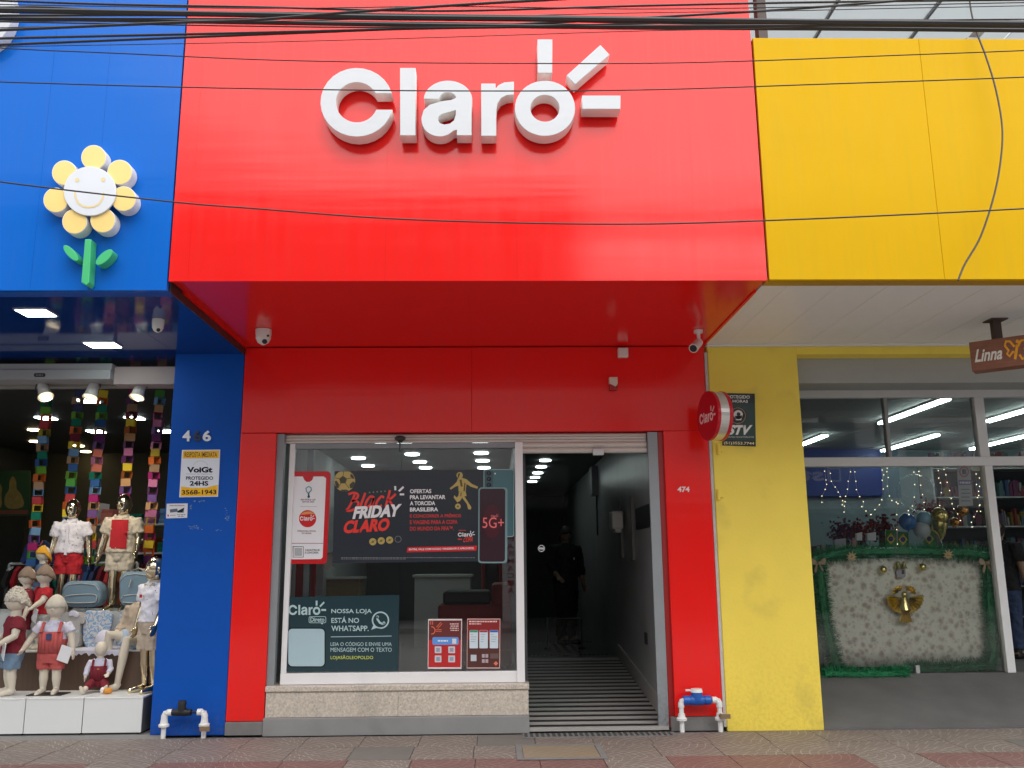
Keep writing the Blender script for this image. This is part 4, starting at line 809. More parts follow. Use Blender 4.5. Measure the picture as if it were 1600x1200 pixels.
f1 = fixn(obj('face', disc(ctr+nrm*th*.55, ctr+nrm*th, rr_, rr_), DR_, t, .004)); fixn(obj('face', disc(ctr-nrm*th*1.0, ctr-nrm*th*.55, rr_, rr_), DR_, t, .004))
def on_disc(pts): return [ctr+nrm*(th+.0015)+side*u+Vector((0, 0, 1))*v for u, v in pts]
def mark3(u0, u1, v0, v1, mat, parent):
    ax, ay, bx, by = 501, 62, 969, 213; mb = MB()
    for q in (CC, LL, holed(AA, AI[::-1]), RR, holed(OO, OI[::-1]), *RAYS):
        w_ = on_disc([(u0+(x-ax)/(bx-ax)*(u1-u0), v1+(y-ay)/(by-ay)*(v0-v1)) for x, y in q]); mb.add(w_, [tuple(range(len(w_)))])
    fixn(obj('logo', mb, mat, parent))
mark3(-.175, .175, -.06, .08, ink(240, 226, 226), f1)
a = ctr-nrm*.0; obj('bracket_arm', MB().tube([a+side*(rr_-.02), Vector((a.x+.06, -.01, a.z))], .014, 8), GREYM, t)

# cameras, boxes
def dome_cam(px, py, z, r, label, turret):
    p = G(px, py, z)
    t = thing('security_camera', label, 'camera', (p.x, p.y, z), 0, 'security cameras under the canopies')
    obj('mount', MB().tube([(p.x, p.y, z), (p.x, p.y, z-.05)], [r*1.0, r*.98], 18), WPL, t, .003)
    mb = MB(); c_ = Vector((p.x, p.y, z-.05)); mb.tube([c_, c_-Vector((0, 0, r*.5)), c_-Vector((0, 0, r*1.0)), c_-Vector((0, 0, r*1.3))], [r*.95, r*.92, r*.68, r*.2], 18); obj('body', mb, WPL, t)
    d = Vector((.45, -.75, -.5)).normalized(); q = c_-Vector((0, 0, r*.62))+d*r*.55
    obj('lens', MB().tube([q, q+d*r*.35], [r*.33, r*.3], 14), BLK, t)
    if turret: q2 = c_-Vector((0, 0, r*.25))+Vector((.75, -.6, 0))*r*.85; obj('lamp', MB().tube([q2, q2+Vector((.7, -.7, -.1))*r*.18], r*.16, 8), DARK, t)
dome_cam(247.5, 499, ZB+.012, .05, 'white dome camera under the blue canopy', False)
dome_cam(412, 515, S+.006, .072, 'white turret camera under the red canopy at the left', True)
p = G(1091, 517, S); 
t = thing('bullet_camera', 'white bullet camera hanging at the right end of the red canopy', 'camera', p, 0, 'security cameras under the canopies')
obj('base', MB().tube([p+Vector((0, 0, .006)), p-Vector((0, 0, .02))], .042, 16), WPL, t); obj('arm', MB().tube([p-Vector((0, 0, .02)), p-Vector((.0, .0, .10)), p-Vector((.03, .03, .13))], .017, 10), WPL, t)
q = p-Vector((.03, .03, .14)); d = Vector((-.5, -.75, -.55)).normalized()
cb = obj('body', MB().tube([q-d*.07, q+d*.10], [.04, .043], 16), WPL, t); obj('lens', MB().tube([q+d*.10, q+d*.104], .034, 14), BLK, cb)
YB2 = -.06; a, b = P(966.3, 557.5, YB2), P(981.5, 543, YB2)
t = thing('junction_box', 'square white junction box where the red wall meets the canopy', 'box', P(974, 550, 0)); obj('case', MB().box(a.x, b.x, YB2, -.001, a.z, min(b.z, S-.006)), WPL, t, .006); obj('cover', MB().box(a.x+.008, b.x-.008, YB2-.006, YB2-.001, a.z+.008, min(b.z, S-.006)-.008), WPL, t, .003)
t = thing('alarm_siren', 'small cream and red alarm siren box on the red wall above the doorway', 'siren', P(958, 600, 0))
Yq = -.06; obj('case', MB().prism(X([(952.3,589),(965,589),(965,600),(962,604),(958.5,602),(955,600),(952.3,599)], Yq), Yq, -.002), IVORY, t, .004); obj('red_lens', MB().prism(X([(952.5,599.5),(955,600.5),(958.5,602.5),(962,604.5),(965,600.8),(964.6,609),(952.6,609)], Yq), Yq+.002, -.002), pm('red_lens', (.35, .01, .01), .15), t, .004)
t = thing('motion_sensor', 'dark round sensor hanging from the shutter roll over the window', 'sensor', P(626, 684, .02)); c_ = P(625, 685, .02)
obj('cap', MB().ball(c_, (.055, .035, .028), 14, 8), DARK, t); obj('stalk', MB().tube([c_-Vector((0, 0, .02)), c_-Vector((0, 0, .13))], .006, 6), DARK, t); obj('shoe', MB().box(c_.x-.02, c_.x+.02, .03, .07, c_.z-.04, c_.z), DARK, t)
# bolts on the yellow pillar
t = thing('gate_hinge', 'two small yellow painted gate hinges on the left of the yellow pillar', 'hinge', P(1122, 735, 0))
for y in (702, 773): c_ = P(1122, y, 0); obj('pin', MB().tube([c_+Vector((0, -.02, -.05)), c_+Vector((0, -.02, .05))], .016, 8).box(c_.x-.01, c_.x+.05, -.02, -.001, c_.z-.025, c_.z+.025), PILY, t)
# hanging wooden sign
YL = -1.05
a = P(1514, 538, YL); yaw_ = rad(-38)
t = thing('hanging_wooden_sign', 'brown wooden box sign hanging from the white ceiling at the right edge', 'shop sign', P(1560, 545, YL))
ux = Vector((math.cos(yaw_), math.sin(yaw_), 0)); nn = Vector((ux.y, -ux.x, 0)); zt_, zb_ = P(1513, 535, YL).z, P(1516, 580, YL).z
o0 = Vector((a.x, YL, 0)); Ln = .50
def sg(u, dd, z): return o0+ux*u+nn*dd+Vector((0, 0, z))
for nm in ('board',):
    b_ = obj('board', MB().add([sg(0,0,zb_), sg(Ln,0,zb_), sg(Ln,-.16,zb_), sg(0,-.16,zb_), sg(0,0,zt_), sg(Ln,0,zt_), sg(Ln,-.16,zt_), sg(0,-.16,zt_)], [(0,3,2,1),(4,5,6,7),(0,1,5,4),(1,2,6,5),(2,3,7,6),(3,0,4,7)]), WOODS, t, .004)
hh = zt_-zb_
def sg_text(s, u0, u1, z0, z1, mat, sh=.12):
    me = text_mesh(s, 0, .025); xs = [v.co.x for v in me.vertices]; ys = [v.co.y for v in me.vertices]; x0, x1, y0, y1 = min(xs), max(xs), min(ys), max(ys)
    for v in me.vertices:
        k = (v.co.y-y0)/(y1-y0); u = (v.co.x-x0)/(x1-x0); v.co = sg(u0+(u1-u0)*(u*(1-sh)+k*sh), .002, z0+(z1-z0)*k)-ORG[t]
    me.materials.clear(); me.materials.append(mat); return link('lettering', me, b_)
sg_text('Linna', .03, .27, zb_+hh*.28, zb_+hh*.72, ink(226, 222, 212))
def sg_poly(pts): return [sg(.36+x*.085, .0025, zb_+hh*(.52+y*.40)) for x, y in pts]
mb = MB()
for poly in (stroke([(-.1,-.2),(-.35,-.1),(-.7,-.45),(-.9,-.2),(-.7,.05),(-1,.5),(-.85,.85),(-.5,.8),(-.15,.3)], .2), stroke([(.15,.3),(.45,.75),(.85,.75),(1,.45),(.7,.05),(.9,-.3),(.7,-.7),(.4,-.8),(.2,-.4)], .2), stroke([(-.25,-.75),(-.05,-.1),(.1,.45)], .24), circ(.15, .72, .16, 12)):
    q = sg_poly(poly); mb.add(q, [tuple(range(len(q)))])
fixn(obj('butterfly_emblem', mb, ink(236, 160, 30), b_))
pt = P(1552, 495, YL+.15); obj('hanger', MB().box(pt.x-.035, pt.x+.035, YL+.10, YL+.16, zt_-.02, ZY-.006), pm('rusty_steel', (.07, .045, .035), .7, var=.4), t); obj('hanger_flange', MB().box(pt.x-.075, pt.x+.075, YL+.05, YL+.2, ZY-.012, ZY-.002), pm('rusty_steel', (.07, .045, .035), .7), t)

# water meters
PVC = pm('white_pvc_pipe', (.72, .73, .72), .35, var=.06, dirt=.25); BRASS = pm('dull_brass', (.36, .26, .16), .35, metal=.7)
def meter(x0, x1, ztop, Y, label, body, dial_up):
    q = 1 if dial_up else .68
    t = thing('water_meter', label, 'water meter', ((x0+x1)/2, Y, 0), 0, 'water meters at the foot of the pillars'); r = .0215
    for s_, x in ((1, x0), (-1, x1)):
        obj('pipe', MB().tube([(x, Y, 0), (x, Y, ztop-.03)], r, 12), PVC, t); obj('flange', MB().tube([(x, Y, .10), (x, Y, .118), (x, Y, .13), (x, Y, .16)], [.046, .048, .034, .03], 14), PVC, t)
        obj('elbow', MB().tube([(x, Y, ztop-.06), (x, Y, ztop-.03), (x+s_*.01, Y, ztop-.008), (x+s_*.03, Y, ztop), (x+s_*.065, Y, ztop)], r*1.35, 12), PVC, t)
    xm = x0+(x1-x0)*.42
    obj('rod', MB().tube([(x0+.06, Y, ztop), (x1-.06, Y, ztop)], .016*q, 10), BLK, t)
    obj('meter_body', MB().tube([(xm-.085, Y, ztop), (xm-.05, Y, ztop), (xm+.05, Y, ztop), (xm+.085, Y, ztop)], [.028*q, .045*q, .045*q, .028*q], 14).tube([(xm, Y, ztop), (xm, Y, ztop+.07)], .052*q, 16), body, t)
    for s_ in (-1, 1): obj('coupling', MB().tube([(xm+s_*.07*q, Y, ztop), (xm+s_*.125*q, Y, ztop)], .042*q, 10), body, t)
    dl = obj('dial_cap', MB().tube([(xm, Y, ztop+.07), (xm, Y, ztop+.10)], [.056*q, .05*q], 16), PVC if dial_up else body, t)
    if dial_up: obj('cap_tab', MB().box(xm-.10, xm-.05, Y-.012, Y+.012, ztop+.08, ztop+.095), PVC, dl)
    obj('valve', MB().tube([(x1, Y-.02, ztop-.13), (x1, Y-.075, ztop-.13)], .02, 10).box(x1-.01, x1+.075, Y-.085, Y-.07, ztop-.15, ztop-.11), BRASS, t)
Ym = -.12
meter(P(255, 1150, Ym).x, P(318, 1150, Ym).x, P(285, 1113, Ym).z, Ym, 'water meter with black body on white pipes at the blue pillar', BLK, False)
meter(P(1066, 1140, Ym).x, P(1126, 1140, Ym).x, P(1090, 1094, Ym).z, Ym, 'water meter with blue body on white pipes at the red pillar', pm('blue_meter_plastic', (.015, .10, .42), .35), True)

# ---------------------------------------------------------------- figures
def figure(name, label, cat, loc, rz, H, skin, kind='child', arms=(None, None), legs=None, wear=(), head=True, group=None, turn=0, lean=0):
    t = thing(name, label, cat, loc, rz, group); ORG[t] = Vector()
    t.rotation_euler.z = rz
    K = dict(child=dict(an=.045, kn=.27, hip=.49, sh=.765, nk=.80, hd=.90, hr=(.062, .072, .092), sw=.105, hw=.05, tr=.085),
             toddler=dict(an=.05, kn=.21, hip=.38, sh=.68, nk=.70, hd=.865, hr=(.092, .097, .112), sw=.12, hw=.06, tr=.11),
             adult=dict(an=.045, kn=.275, hip=.515, sh=.815, nk=.85, hd=.93, hr=(.045, .055, .066), sw=.108, hw=.048, tr=.082))[kind]
    V = lambda x, y, z: Vector((x, y, z))*H
    fl = .66; tr = K['tr']
    sh = [V(-K['sw'], 0, K['sh']), V(K['sw'], 0, K['sh'])]; hp = [V(-K['hw'], 0, K['hip']), V(K['hw'], 0, K['hip'])]
    hips, shz = K['hip'], K['sh']
    mb = MB()
    mb.tube([V(0, 0, hips-.055), V(0, 0, hips+.02), V(0, 0, (hips+shz)/2), V(0, 0, shz-.04), V(0, 0, shz+.005), V(0, 0, shz+.03)],
            [(tr*.75*H, tr*.6*H), (tr*1.05*H, tr*.75*H), (tr*.9*H, tr*.66*H), (tr*1.12*H, tr*.70*H), (tr*.95*H, tr*.55*H), (tr*.5*H, tr*.42*H)], 14)
    nr = .034*H if kind != 'toddler' else .05*H
    mb.tube([V(0, .005, shz), V(0, 0, K['nk']), V(0, -.004, K['hd']-K['hr'][2]*.5)], [nr*1.2, nr, nr*.95], 10)
    hc = V(0, -.008, K['hd']); M3 = Matrix.Rotation(turn, 3, 'Z')
    if head:
        hr = [r*H for r in K['hr']]
        hm = MB().ball((0, 0, 0), hr, 16, 12)
        if kind != 'toddler':
            hm.ball((0, -hr[1]*.42, -hr[2]*.55), (hr[0]*.62, hr[1]*.5, hr[2]*.42), 12, 8)                       # jaw and chin
            hm.tube([(0, -hr[1]*.93, hr[2]*.12), (0, -hr[1]*1.13, -hr[2]*.16), (0, -hr[1]*.95, -hr[2]*.24)], [hr[0]*.09, hr[0]*.19, hr[0]*.14], 8)  # nose
            hm.ball((0, -hr[1]*.88, -hr[2]*.48), (hr[0]*.3, hr[1]*.12, hr[2]*.07), 8, 6)                         # mouth
            hm.ball((0, -hr[1]*.82, hr[2]*.2), (hr[0]*.6, hr[1]*.16, hr[2]*.08), 8, 6)                           # brow
            for s_ in (-1, 1): hm.ball((s_*hr[0]*1.0, hr[1]*.05, -hr[2]*.05), (hr[0]*.12, hr[1]*.2, hr[2]*.24), 8, 6)   # ears
        else: hm.ball((0, -hr[1]*.95, -hr[2]*.25), (hr[0]*.14, hr[1]*.12, hr[2]*.10), 8, 6)
        for v, f, sm in ((hm.v, hm.f, True),): mb.add([M3 @ Vector(q)+hc for q in v], f, True)
    A = []
    for i, s_ in enumerate((-1, 1)):
        a = arms[i] or ((.03, .01, -.155), (.045, -.035, -.295))
        el = sh[i]+V(a[0][0]*s_, a[0][1], a[0][2]); wr = sh[i]+V(a[1][0]*s_, a[1][1], a[1][2]); A.append((sh[i], el, wr))
        q = 1.25 if kind == 'toddler' else 1
        mb.tube([sh[i]+V(-.03*s_, 0, -.005), sh[i], (sh[i]+el)/2, el, (el+wr)/2, wr], [.03*H*q, .036*H*q, .033*H*q, .028*H*q, .026*H*q, .018*H*q], 10)
        d = (wr-el).normalized(); side_ = Vector((0, 1, 0)) if abs(d.y) < .7 else Vector((1, 0, 0)); side_ = (side_-d*side_.dot(d)).normalized(); pn = d.cross(side_)
        hl = (.085 if kind != 'toddler' else .075)*H
        mb.tube([wr, wr+d*hl*.25, wr+d*hl*.5], [(.017*H*q, .017*H*q), (.017*H*q, .026*H*q), (.014*H*q, .026*H*q)], 8, ref=pn)
        for k in range(4):
            b0 = wr+d*hl*.42+side_*(k-1.5)*.0125*H*q; L = hl*(.50, .58, .55, .42)[k]
            mb.tube([b0, b0+d*L*.5+pn*.004*H, b0+d*L-pn*.004*H], [.0072*H*q, .0066*H*q, .005*H*q], 6)
        b0 = wr+d*hl*.12-side_*.018*H*q; mb.tube([b0, b0-side_*.014*H*q+d*hl*.2, b0-side_*.018*H*q+d*hl*.42], [.0085*H*q, .008*H*q, .006*H*q], 6)
    Lg = []; Toe = []
    for i, s_ in enumerate((-1, 1)):
        if legs: kn, an, toe = [hp[i]+V(*p) for p in legs[i]]
        else: kn, an, toe = V(K['hw']*s_*1.02, -.006, K['kn']), V(K['hw']*s_*1.08, .012, K['an']), V(K['hw']*s_*1.35, -.115, .012)
        Lg.append((hp[i], kn, an)); Toe.append(toe); q = 1.15 if kind == 'toddler' else 1
        mb.tube([hp[i]+V(0, 0, .02), hp[i], hp[i].lerp(kn, .5), kn, kn.lerp(an, .35), an], [.056*H*q, .058*H*q, .05*H*q, .037*H*q, .038*H*q, .024*H*q], 12)
        d = (toe-an).normalized(); mb.tube([an-d*.025*H, an+Vector((0, 0, -.012*H)), an.lerp(toe, .55), toe, toe+d*.012*H], [.02*H*q, .027*H*q, .026*H*q, .017*H*q, .006*H], 10)
    if lean:
        pass
    def fin(nm, m_, mat, vox, it=3, parent=t):
        o = obj(nm, m_, mat, parent)
        for p in o.data.polygons: p.use_smooth = True
        r = o.modifiers.new('one_skin', 'REMESH'); r.mode = 'VOXEL'; r.voxel_size = vox; r.use_smooth_shade = True
        if nm != 'body':
            tx = bpy.data.textures.get('folds') or bpy.data.textures.new('folds', 'CLOUDS'); tx.noise_scale = .07
            dm = o.modifiers.new('folds', 'DISPLACE'); dm.texture = tx; dm.strength = .028*H; dm.mid_level = .5; dm.texture_coords = 'LOCAL'
        if it: s2 = o.modifiers.new('soften', 'SMOOTH'); s2.factor = .5; s2.iterations = it
        return o
    body = fin('body', mb, skin, max(.0055*H, .0045), 2)
    for wv in wear:
        k, mat = wv[0], wv[1]
        if k == 'shirt':
            _, _, slv, hem, fit = wv[:5]; m_ = MB(); g = fit
            z0 = hips+hem
            m_.tube([V(0, 0, z0), V(0, 0, z0+.03), V(0, 0, (z0/1+shz)/2), V(0, 0, shz-.05), V(0, 0, shz+.004), V(0, .004, shz+.034)],
                    [(tr*1.28*g*H, tr*.98*g*H), (tr*1.24*g*H, tr*.95*g*H), (tr*1.16*g*H, tr*.88*g*H), (tr*1.25*g*H, tr*.84*g*H), (tr*1.1*g*H, tr*.68*g*H), (tr*.52*H, tr*.50*H)], 18)
            for i in (0, 1):
                s0, el, wr = A[i]; e_ = s0.lerp(el, min(1, slv)); pts = [s0.lerp(Vector((0, 0, s0.z)), .35), s0, e_] if slv <= 1 else [s0.lerp(Vector((0, 0, s0.z)), .35), s0, el, el.lerp(wr, slv-1)]
                q = (1.25 if kind == 'toddler' else 1)*g; m_.tube(pts, [.04*H*q, .047*H*q, .049*H*q] if slv <= 1 else [.04*H*q, .045*H*q, .038*H*q, .03*H*q], 12)
            o = fin('shirt', m_, mat, .007*H, 2)
        elif k == 'collar':
            m_ = MB(); zc = shz+.022
            m_.tube([V(0, .002, zc-.01), V(0, 0, zc+.03)], [(tr*.68*H, tr*.62*H), (tr*.50*H, tr*.50*H)], 14)
            for s_ in (-1, 1): m_.obox(V(s_*.032, -tr*.58, zc-.015), V(.024, 0, .008*s_), V(0, .006, 0), V(.0, -.004, .016))
            obj('collar', m_, mat, t)
        elif k == 'shorts':
            _, _, fr_, top, fit = wv[:5]; m_ = MB(); g = fit
            m_.tube([V(0, 0, hips-.07), V(0, 0, hips-.01), V(0, 0, hips+top)], [(tr*1.05*g*H, tr*.85*g*H), (tr*1.22*g*H, tr*.95*g*H), (tr*1.14*g*H, tr*.88*g*H)], 18)
            for i in (0, 1):
                h0, kn, an = Lg[i]; q = (1.15 if kind == 'toddler' else 1)*g
                pts = [h0+V(0, 0, .0), h0.lerp(kn, min(1, fr_)*.5), h0.lerp(kn, min(1, fr_))]; rr = [.063*H*q, .066*H*q, .062*H*q]
                if fr_ > 1: pts.append(kn.lerp(an, fr_-1)); rr = [.063*H*q, .06*H*q, .05*H*q, .042*H*q]
                m_.tube(pts, rr, 14)
            fin(wv[5] if len(wv) > 5 else 'shorts', m_, mat, .007*H, 2)
        elif k == 'bib':
            m_ = MB(); z0, z1 = hips+.03, shz-.06
            for k_ in range(6):
                a0, a1 = -.9+1.8*k_/6, -.9+1.8*(k_+1)/6
                m_.add([V(tr*1.34*math.sin(a), -tr*1.02*math.cos(a), z) for z in (z0, z1) for a in (a0, a1)], [(0, 1, 3, 2)])
            for s_ in (-1, 1): m_.tube([V(s_*tr*.8, -tr*.98, z1), V(s_*tr*.78, -tr*.55, shz+.025), V(s_*tr*.7, tr*.6, shz-.02)], .011*H, 8)
            o = obj('bib', m_, mat, t); sd = o.modifiers.new('thick', 'SOLIDIFY'); sd.thickness = .012*H; sd.offset = 0
        elif k == 'shoes':
            for i in (0, 1):
                a_, e_ = Lg[i][2], Toe[i]; b_ = Vector((e_.x, e_.y, .02*H)); h_ = Vector((a_.x, a_.y+.02*H, .024*H)); m_ = MB()
                m_.tube([h_+Vector((0, .012*H, 0)), h_, h_.lerp(b_, .55), b_, b_+(b_-h_)*.12], [.018*H, (.029*H, .03*H), (.031*H, .026*H), (.027*H, .019*H), .008*H], 10); m_.tube([a_+Vector((0, 0, .03*H)), a_-Vector((0, 0, .02*H))], .031*H, 10)
                obj('shoe', m_, mat, t)
        elif k in ('beanie', 'hair'):
            hr = [r*H for r in K['hr']]; m_ = MB(); up = hr[2]*(.1 if k == 'beanie' else .12)
            c_ = hc+Vector((0, hr[1]*.10, hr[2]*.10)); n_, rings = 40, 7; pr = []
            for j in range(rings+1):
                a = math.pi/2*j/rings
                for q in range(n_):
                    th_ = 2*math.pi*q/n_; rb = 1.15+(.045 if q % 2 else 0)*math.cos(a)
                    low = hr[2]*((.10+.85*max(0, math.sin(th_)+.25)) if k == 'hair' else (.16+.42*max(0, math.sin(th_)+.3)+.05*math.sin(th_*9)))
                    p_ = Vector((hr[0]*rb*math.cos(a)*math.cos(th_), hr[1]*rb*math.cos(a)*math.sin(th_), hr[2]*1.06*math.sin(a)-low*math.cos(a)))
                    pr.append(M3 @ p_+c_)
            m_.add(pr, [(j*n_+q, j*n_+(q+1) % n_, (j+1)*n_+(q+1) % n_, (j+1)*n_+q) for j in range(rings) for q in range(n_)], True)
            if len(wv) > 2 and wv[2] == 'curly':
                rc = random.Random(4)
                for _q in range(150):
                    a, th_ = math.asin(rc.random()*.98), rc.random()*2*math.pi; p_ = Vector((hr[0]*1.12*math.cos(a)*math.cos(th_), hr[1]*1.12*math.cos(a)*math.sin(th_), hr[2]*1.06*math.sin(a)-hr[2]*(.16+.42*max(0, math.sin(th_)+.3))*math.cos(a)))
                    m_.ball(M3 @ p_+c_, hr[0]*.125, 6, 4)
            if k == 'none':
                rim = [M3 @ Vector((hr[0]*1.15*math.cos(a_), hr[1]*1.15*math.sin(a_), -hr[2]*.22*max(0, math.sin(a_))))+c_ for a_ in [2*math.pi*q/28 for q in range(29)]]; m_.tube(rim, hr[0]*.10, 8)
            o = obj(k, m_, mat, t, sharp=80); sd = o.modifiers.new('thick', 'SOLIDIFY'); sd.thickness = .012*H; sd.offset = -1
        elif k == 'tag':
            m_ = MB().obox(V(*wv[2]), V(.055, 0, -.02), V(0, .003, 0), V(.02, 0, .075)); o = obj('price_tag', m_, mat, t)
        elif k == 'patch':
            m_ = MB().obox(V(*wv[2]), V(wv[3], 0, 0), V(0, .003, 0), V(0, 0, wv[4])); obj(wv[5], m_, mat, t)
        elif k == 'front':                                   # an open shirt front: two panels beside a visible inner shirt
            m_ = MB()
            for k_ in range(8):
                a0, a1 = -.62+1.24*k_/8, -.62+1.24*(k_+1)/8; z0, z1 = hips+.03, shz+.0
                m_.add([V(tr*1.42*math.sin(a), -tr*(1.10 if z < shz-.1 else 1.0)*math.cos(a), z) for z in (z0, (z0+z1)/2, z1) for a in (a0, a1)], [(0, 1, 3, 2), (2, 3, 5, 4)])
            o = obj('inner_shirt', m_, mat, t); sd = o.modifiers.new('thick', 'SOLIDIFY'); sd.thickness = .006*H; sd.offset = 0
    return t

def spotted(name, base, spots, scale=26, thr=.13):           # small printed spots on cloth
    m = pm(name, base, .85, var=.03, scale=40, bump=.08, bscale=220); n, l, b = nodes_of(m); src = b.inputs['Base Color'].links[0].from_socket
    tc = n.new('ShaderNodeTexCoord'); vo = n.new('ShaderNodeTexVoronoi'); vo.inputs['Scale'].default_value = scale; l.new(tc.outputs['Object'], vo.inputs['Vector'])
    lt = n.new('ShaderNodeMath'); lt.operation = 'LESS_THAN'; lt.inputs[1].default_value = thr; l.new(vo.outputs['Distance'], lt.inputs[0])
    mx = n.new('ShaderNodeMix'); mx.data_type = 'RGBA'; l.new(lt.outputs[0], mx.inputs[0]); l.new(src, mx.inputs[6]); mx.inputs[7].default_value = (*spots, 1); l.new(mx.outputs[2], b.inputs['Base Color']); return m
def cloth(name, col, bump=.7): return pm(name, col, .9, var=.14, scale=14, bump=bump, bscale=13)
MANN = pm('cream_mannequin', (.62, .56, .46), .55, var=.05, scale=30, bump=.05, bscale=300)
WSH = spotted('white_spotted_cotton', (.66, .66, .74), (.10, .06, .10)); BEI = spotted('beige_printed_cotton', (.52, .47, .38), (.40, .35, .29), 15, .22)
REDC = cloth('red_cotton', (.42, .012, .022)); BURG = cloth('burgundy_cotton', (.17, .010, .022)); PINK = cloth('coral_cotton', (.46, .085, .08)); GREYC = cloth('grey_cotton', (.40, .39, .38)); JEAN = cloth('jean_cotton', (.16, .25, .36)); DBLUE = cloth('dusty_blue_cotton', (.07, .12, .22)); PALEB = cloth('pale_blue_cotton', (.38, .48, .62)); LILAC = cloth('white_lilac_cotton', (.60, .60, .72)); BEIGE = cloth('beige_cotton', (.46, .38, .30)); TAUPE = cloth('taupe_knit', (.23, .17, .13), .4); KNIT = cloth('cream_knit', (.52, .48, .41), .8); YHAIR = cloth('yellow_yarn', (.70, .36, .03), .5)
TAGM = paint('white_card', (.72, .72, .74), .6)

COLS_O = pm('orange_plush', (.62, .26, .04), .8)
# display steps of the clothes shop
yA, yB_, yC_ = .02, .52, 1.02
zA = P(110, 1090, yA).z; zB_ = P(110, 1017, yB_).z; zC_ = P(110, 957, yC_).z
WLAM = pm('white_laminate', (.70, .72, .72), .35, var=.03)
xe = P(222, 1120, yA).x
xs_ = [xe, P(129, 1120, yA).x, P(38, 1120, yA).x, P(-52, 1120, yA).x, P(-142, 1120, yA).x]
labs = ['white display box nearest the blue pillar', 'middle white display box in front of the coral overalls mannequin', 'white display box below the burgundy shirt mannequin at the left edge', 'white display box beyond the left edge of the photo']
for i in range(4):
    t = thing('display_box', labs[i], 'display box', (xs_[i+1], yA, 0), 0, 'white boxes along the shop front')
    x0, x1 = xs_[i+1]+.004, xs_[i]-.004
    obj('front', MB().box(x0, x1, yA, yA+.016, .03, zA-.017), WLAM, t, .002); obj('top', MB().box(x0, x1, yA-.003, yB_, zA-.016, zA), WLAM, t, .003)
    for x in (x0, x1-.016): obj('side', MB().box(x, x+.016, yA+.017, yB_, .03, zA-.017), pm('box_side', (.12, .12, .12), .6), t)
    obj('base', MB().box(x0+.02, x1-.02, yA+.02, yB_, .0, .03), DARK, t)
t = thing('display_step', 'dark wood stepped display stand behind the white boxes with pale cloth on top', 'display stand', (-5, yB_, 0))
WD = pm('dark_oak_laminate', (.10, .062, .042), .5, var=.3, scale=5, stretch=(8, 1, .6))
obj('riser', MB().box(-7, XB+.1, yB_+.003, yB_+.02, 0, zB_-.012), WD, t); obj('tread', MB().box(-7, XB+.1, yB_+.003, yC_, zB_-.011, zB_-.001), WLAM, t)
obj('pale_riser', MB().box(-7, XB+.1, yC_, yC_+.02, zB_, zC_-.012), pm('pale_grey_laminate', (.45, .48, .50), .5), t); obj('tread', MB().box(-7, XB+.1, yC_, 2.0, zC_-.012, zC_), pm('pale_grey_laminate', (.45, .48, .5), .5), t)
random.seed(5)
mb = MB(); xs2 = [P(112+k*4, 1018, yB_).x for k in range(20)]
top = [(x, yB_-.004-.004*random.random(), zB_+.002) for x in xs2]; low = [(x, yB_-.008, zB_-.02-.035*random.random()) for x in xs2]; back = [(x, yC_-.05, zB_+.003) for x in xs2]
mb.add(top+low+back, [(i, i+1, i+21, i+20) for i in range(19)]+[(i+40, i+41, i+1, i) for i in range(19)])
o = obj('cloth_runner', mb, LILAC); tag(o, 'white cloth runner hanging over the edge of the dark wood step', 'cloth')
GRP = 'child mannequins in the clothes shop'
def at_(px, py, Y, z): p = P(px, py, Y); return (p.x, Y, z)
hang = ((.035, .0, -.155), (.05, -.03, -.30))
figure('child_mannequin', 'gold child mannequin in white spotted shirt and red shorts', 'mannequin', at_(101, 950, 1.3, zC_), .1, 1.20, GOLD, 'child', (hang, ((.05, .01, -.15), (.075, -.02, -.30))), None,
       (('shorts', REDC, .78, .04, 1.08), ('shirt', WSH, .72, .02, 1.14), ('collar', WSH), ('patch', WSH, (.0, -.098, .62), .012, .13, 'placket')), True, GRP)
figure('child_mannequin', 'gold child mannequin in open beige shirt over a red top', 'mannequin', at_(182, 955, 1.25, zC_), .02, 1.25, GOLD, 'child', (((.045, .0, -.155), (.07, -.02, -.30)), ((.03, .01, -.15), (.04, -.05, -.28))), None,
       (('shorts', BEI, .72, .04, 1.1), ('shirt', BEI, .75, .0, 1.16), ('front', REDC), ('collar', BEI), ('patch', REDC, (.07, -.105, .67), .02, .006, 'chest_label')), True, GRP)
figure('child_mannequin', 'gold child mannequin in white shirt and beige shorts beside the blue pillar', 'mannequin', at_(231, 1082, .34, zA), -.55, 1.27, GOLD, 'child', (((.02, .0, -.155), (.03, -.04, -.30)), ((.03, -.02, -.15), (.04, -.09, -.28))), None,
       (('shorts', BEIGE, .85, .04, 1.08), ('shirt', WSH, .7, .02, 1.12), ('collar', BEI), ('patch', REDC, (-.03, -.10, .70), .012, .012, 'badge')), True, GRP, turn=-.2)
out_arm = ((.085, -.01, -.115), (.15, -.06, -.235))
figure('child_mannequin', 'cream toddler mannequin in coral overalls and knitted hat on the white boxes', 'mannequin', at_(76, 1083, .26, zA), .08, .92, MANN, 'toddler', (out_arm, ((.06, -.01, -.12), (.095, -.04, -.27))), None,
       (('shirt', LILAC, .62, .03, .98), ('shorts', PINK, .8, .16, 1.06, 'overalls'), ('bib', PINK), ('collar', LILAC), ('beanie', KNIT), ('patch', ink(60, 70, 110), (0, -.128, .575), .026, .032, 'bib_patch'), ('tag', TAGM, (.16, -.10, .40))), True, GRP)
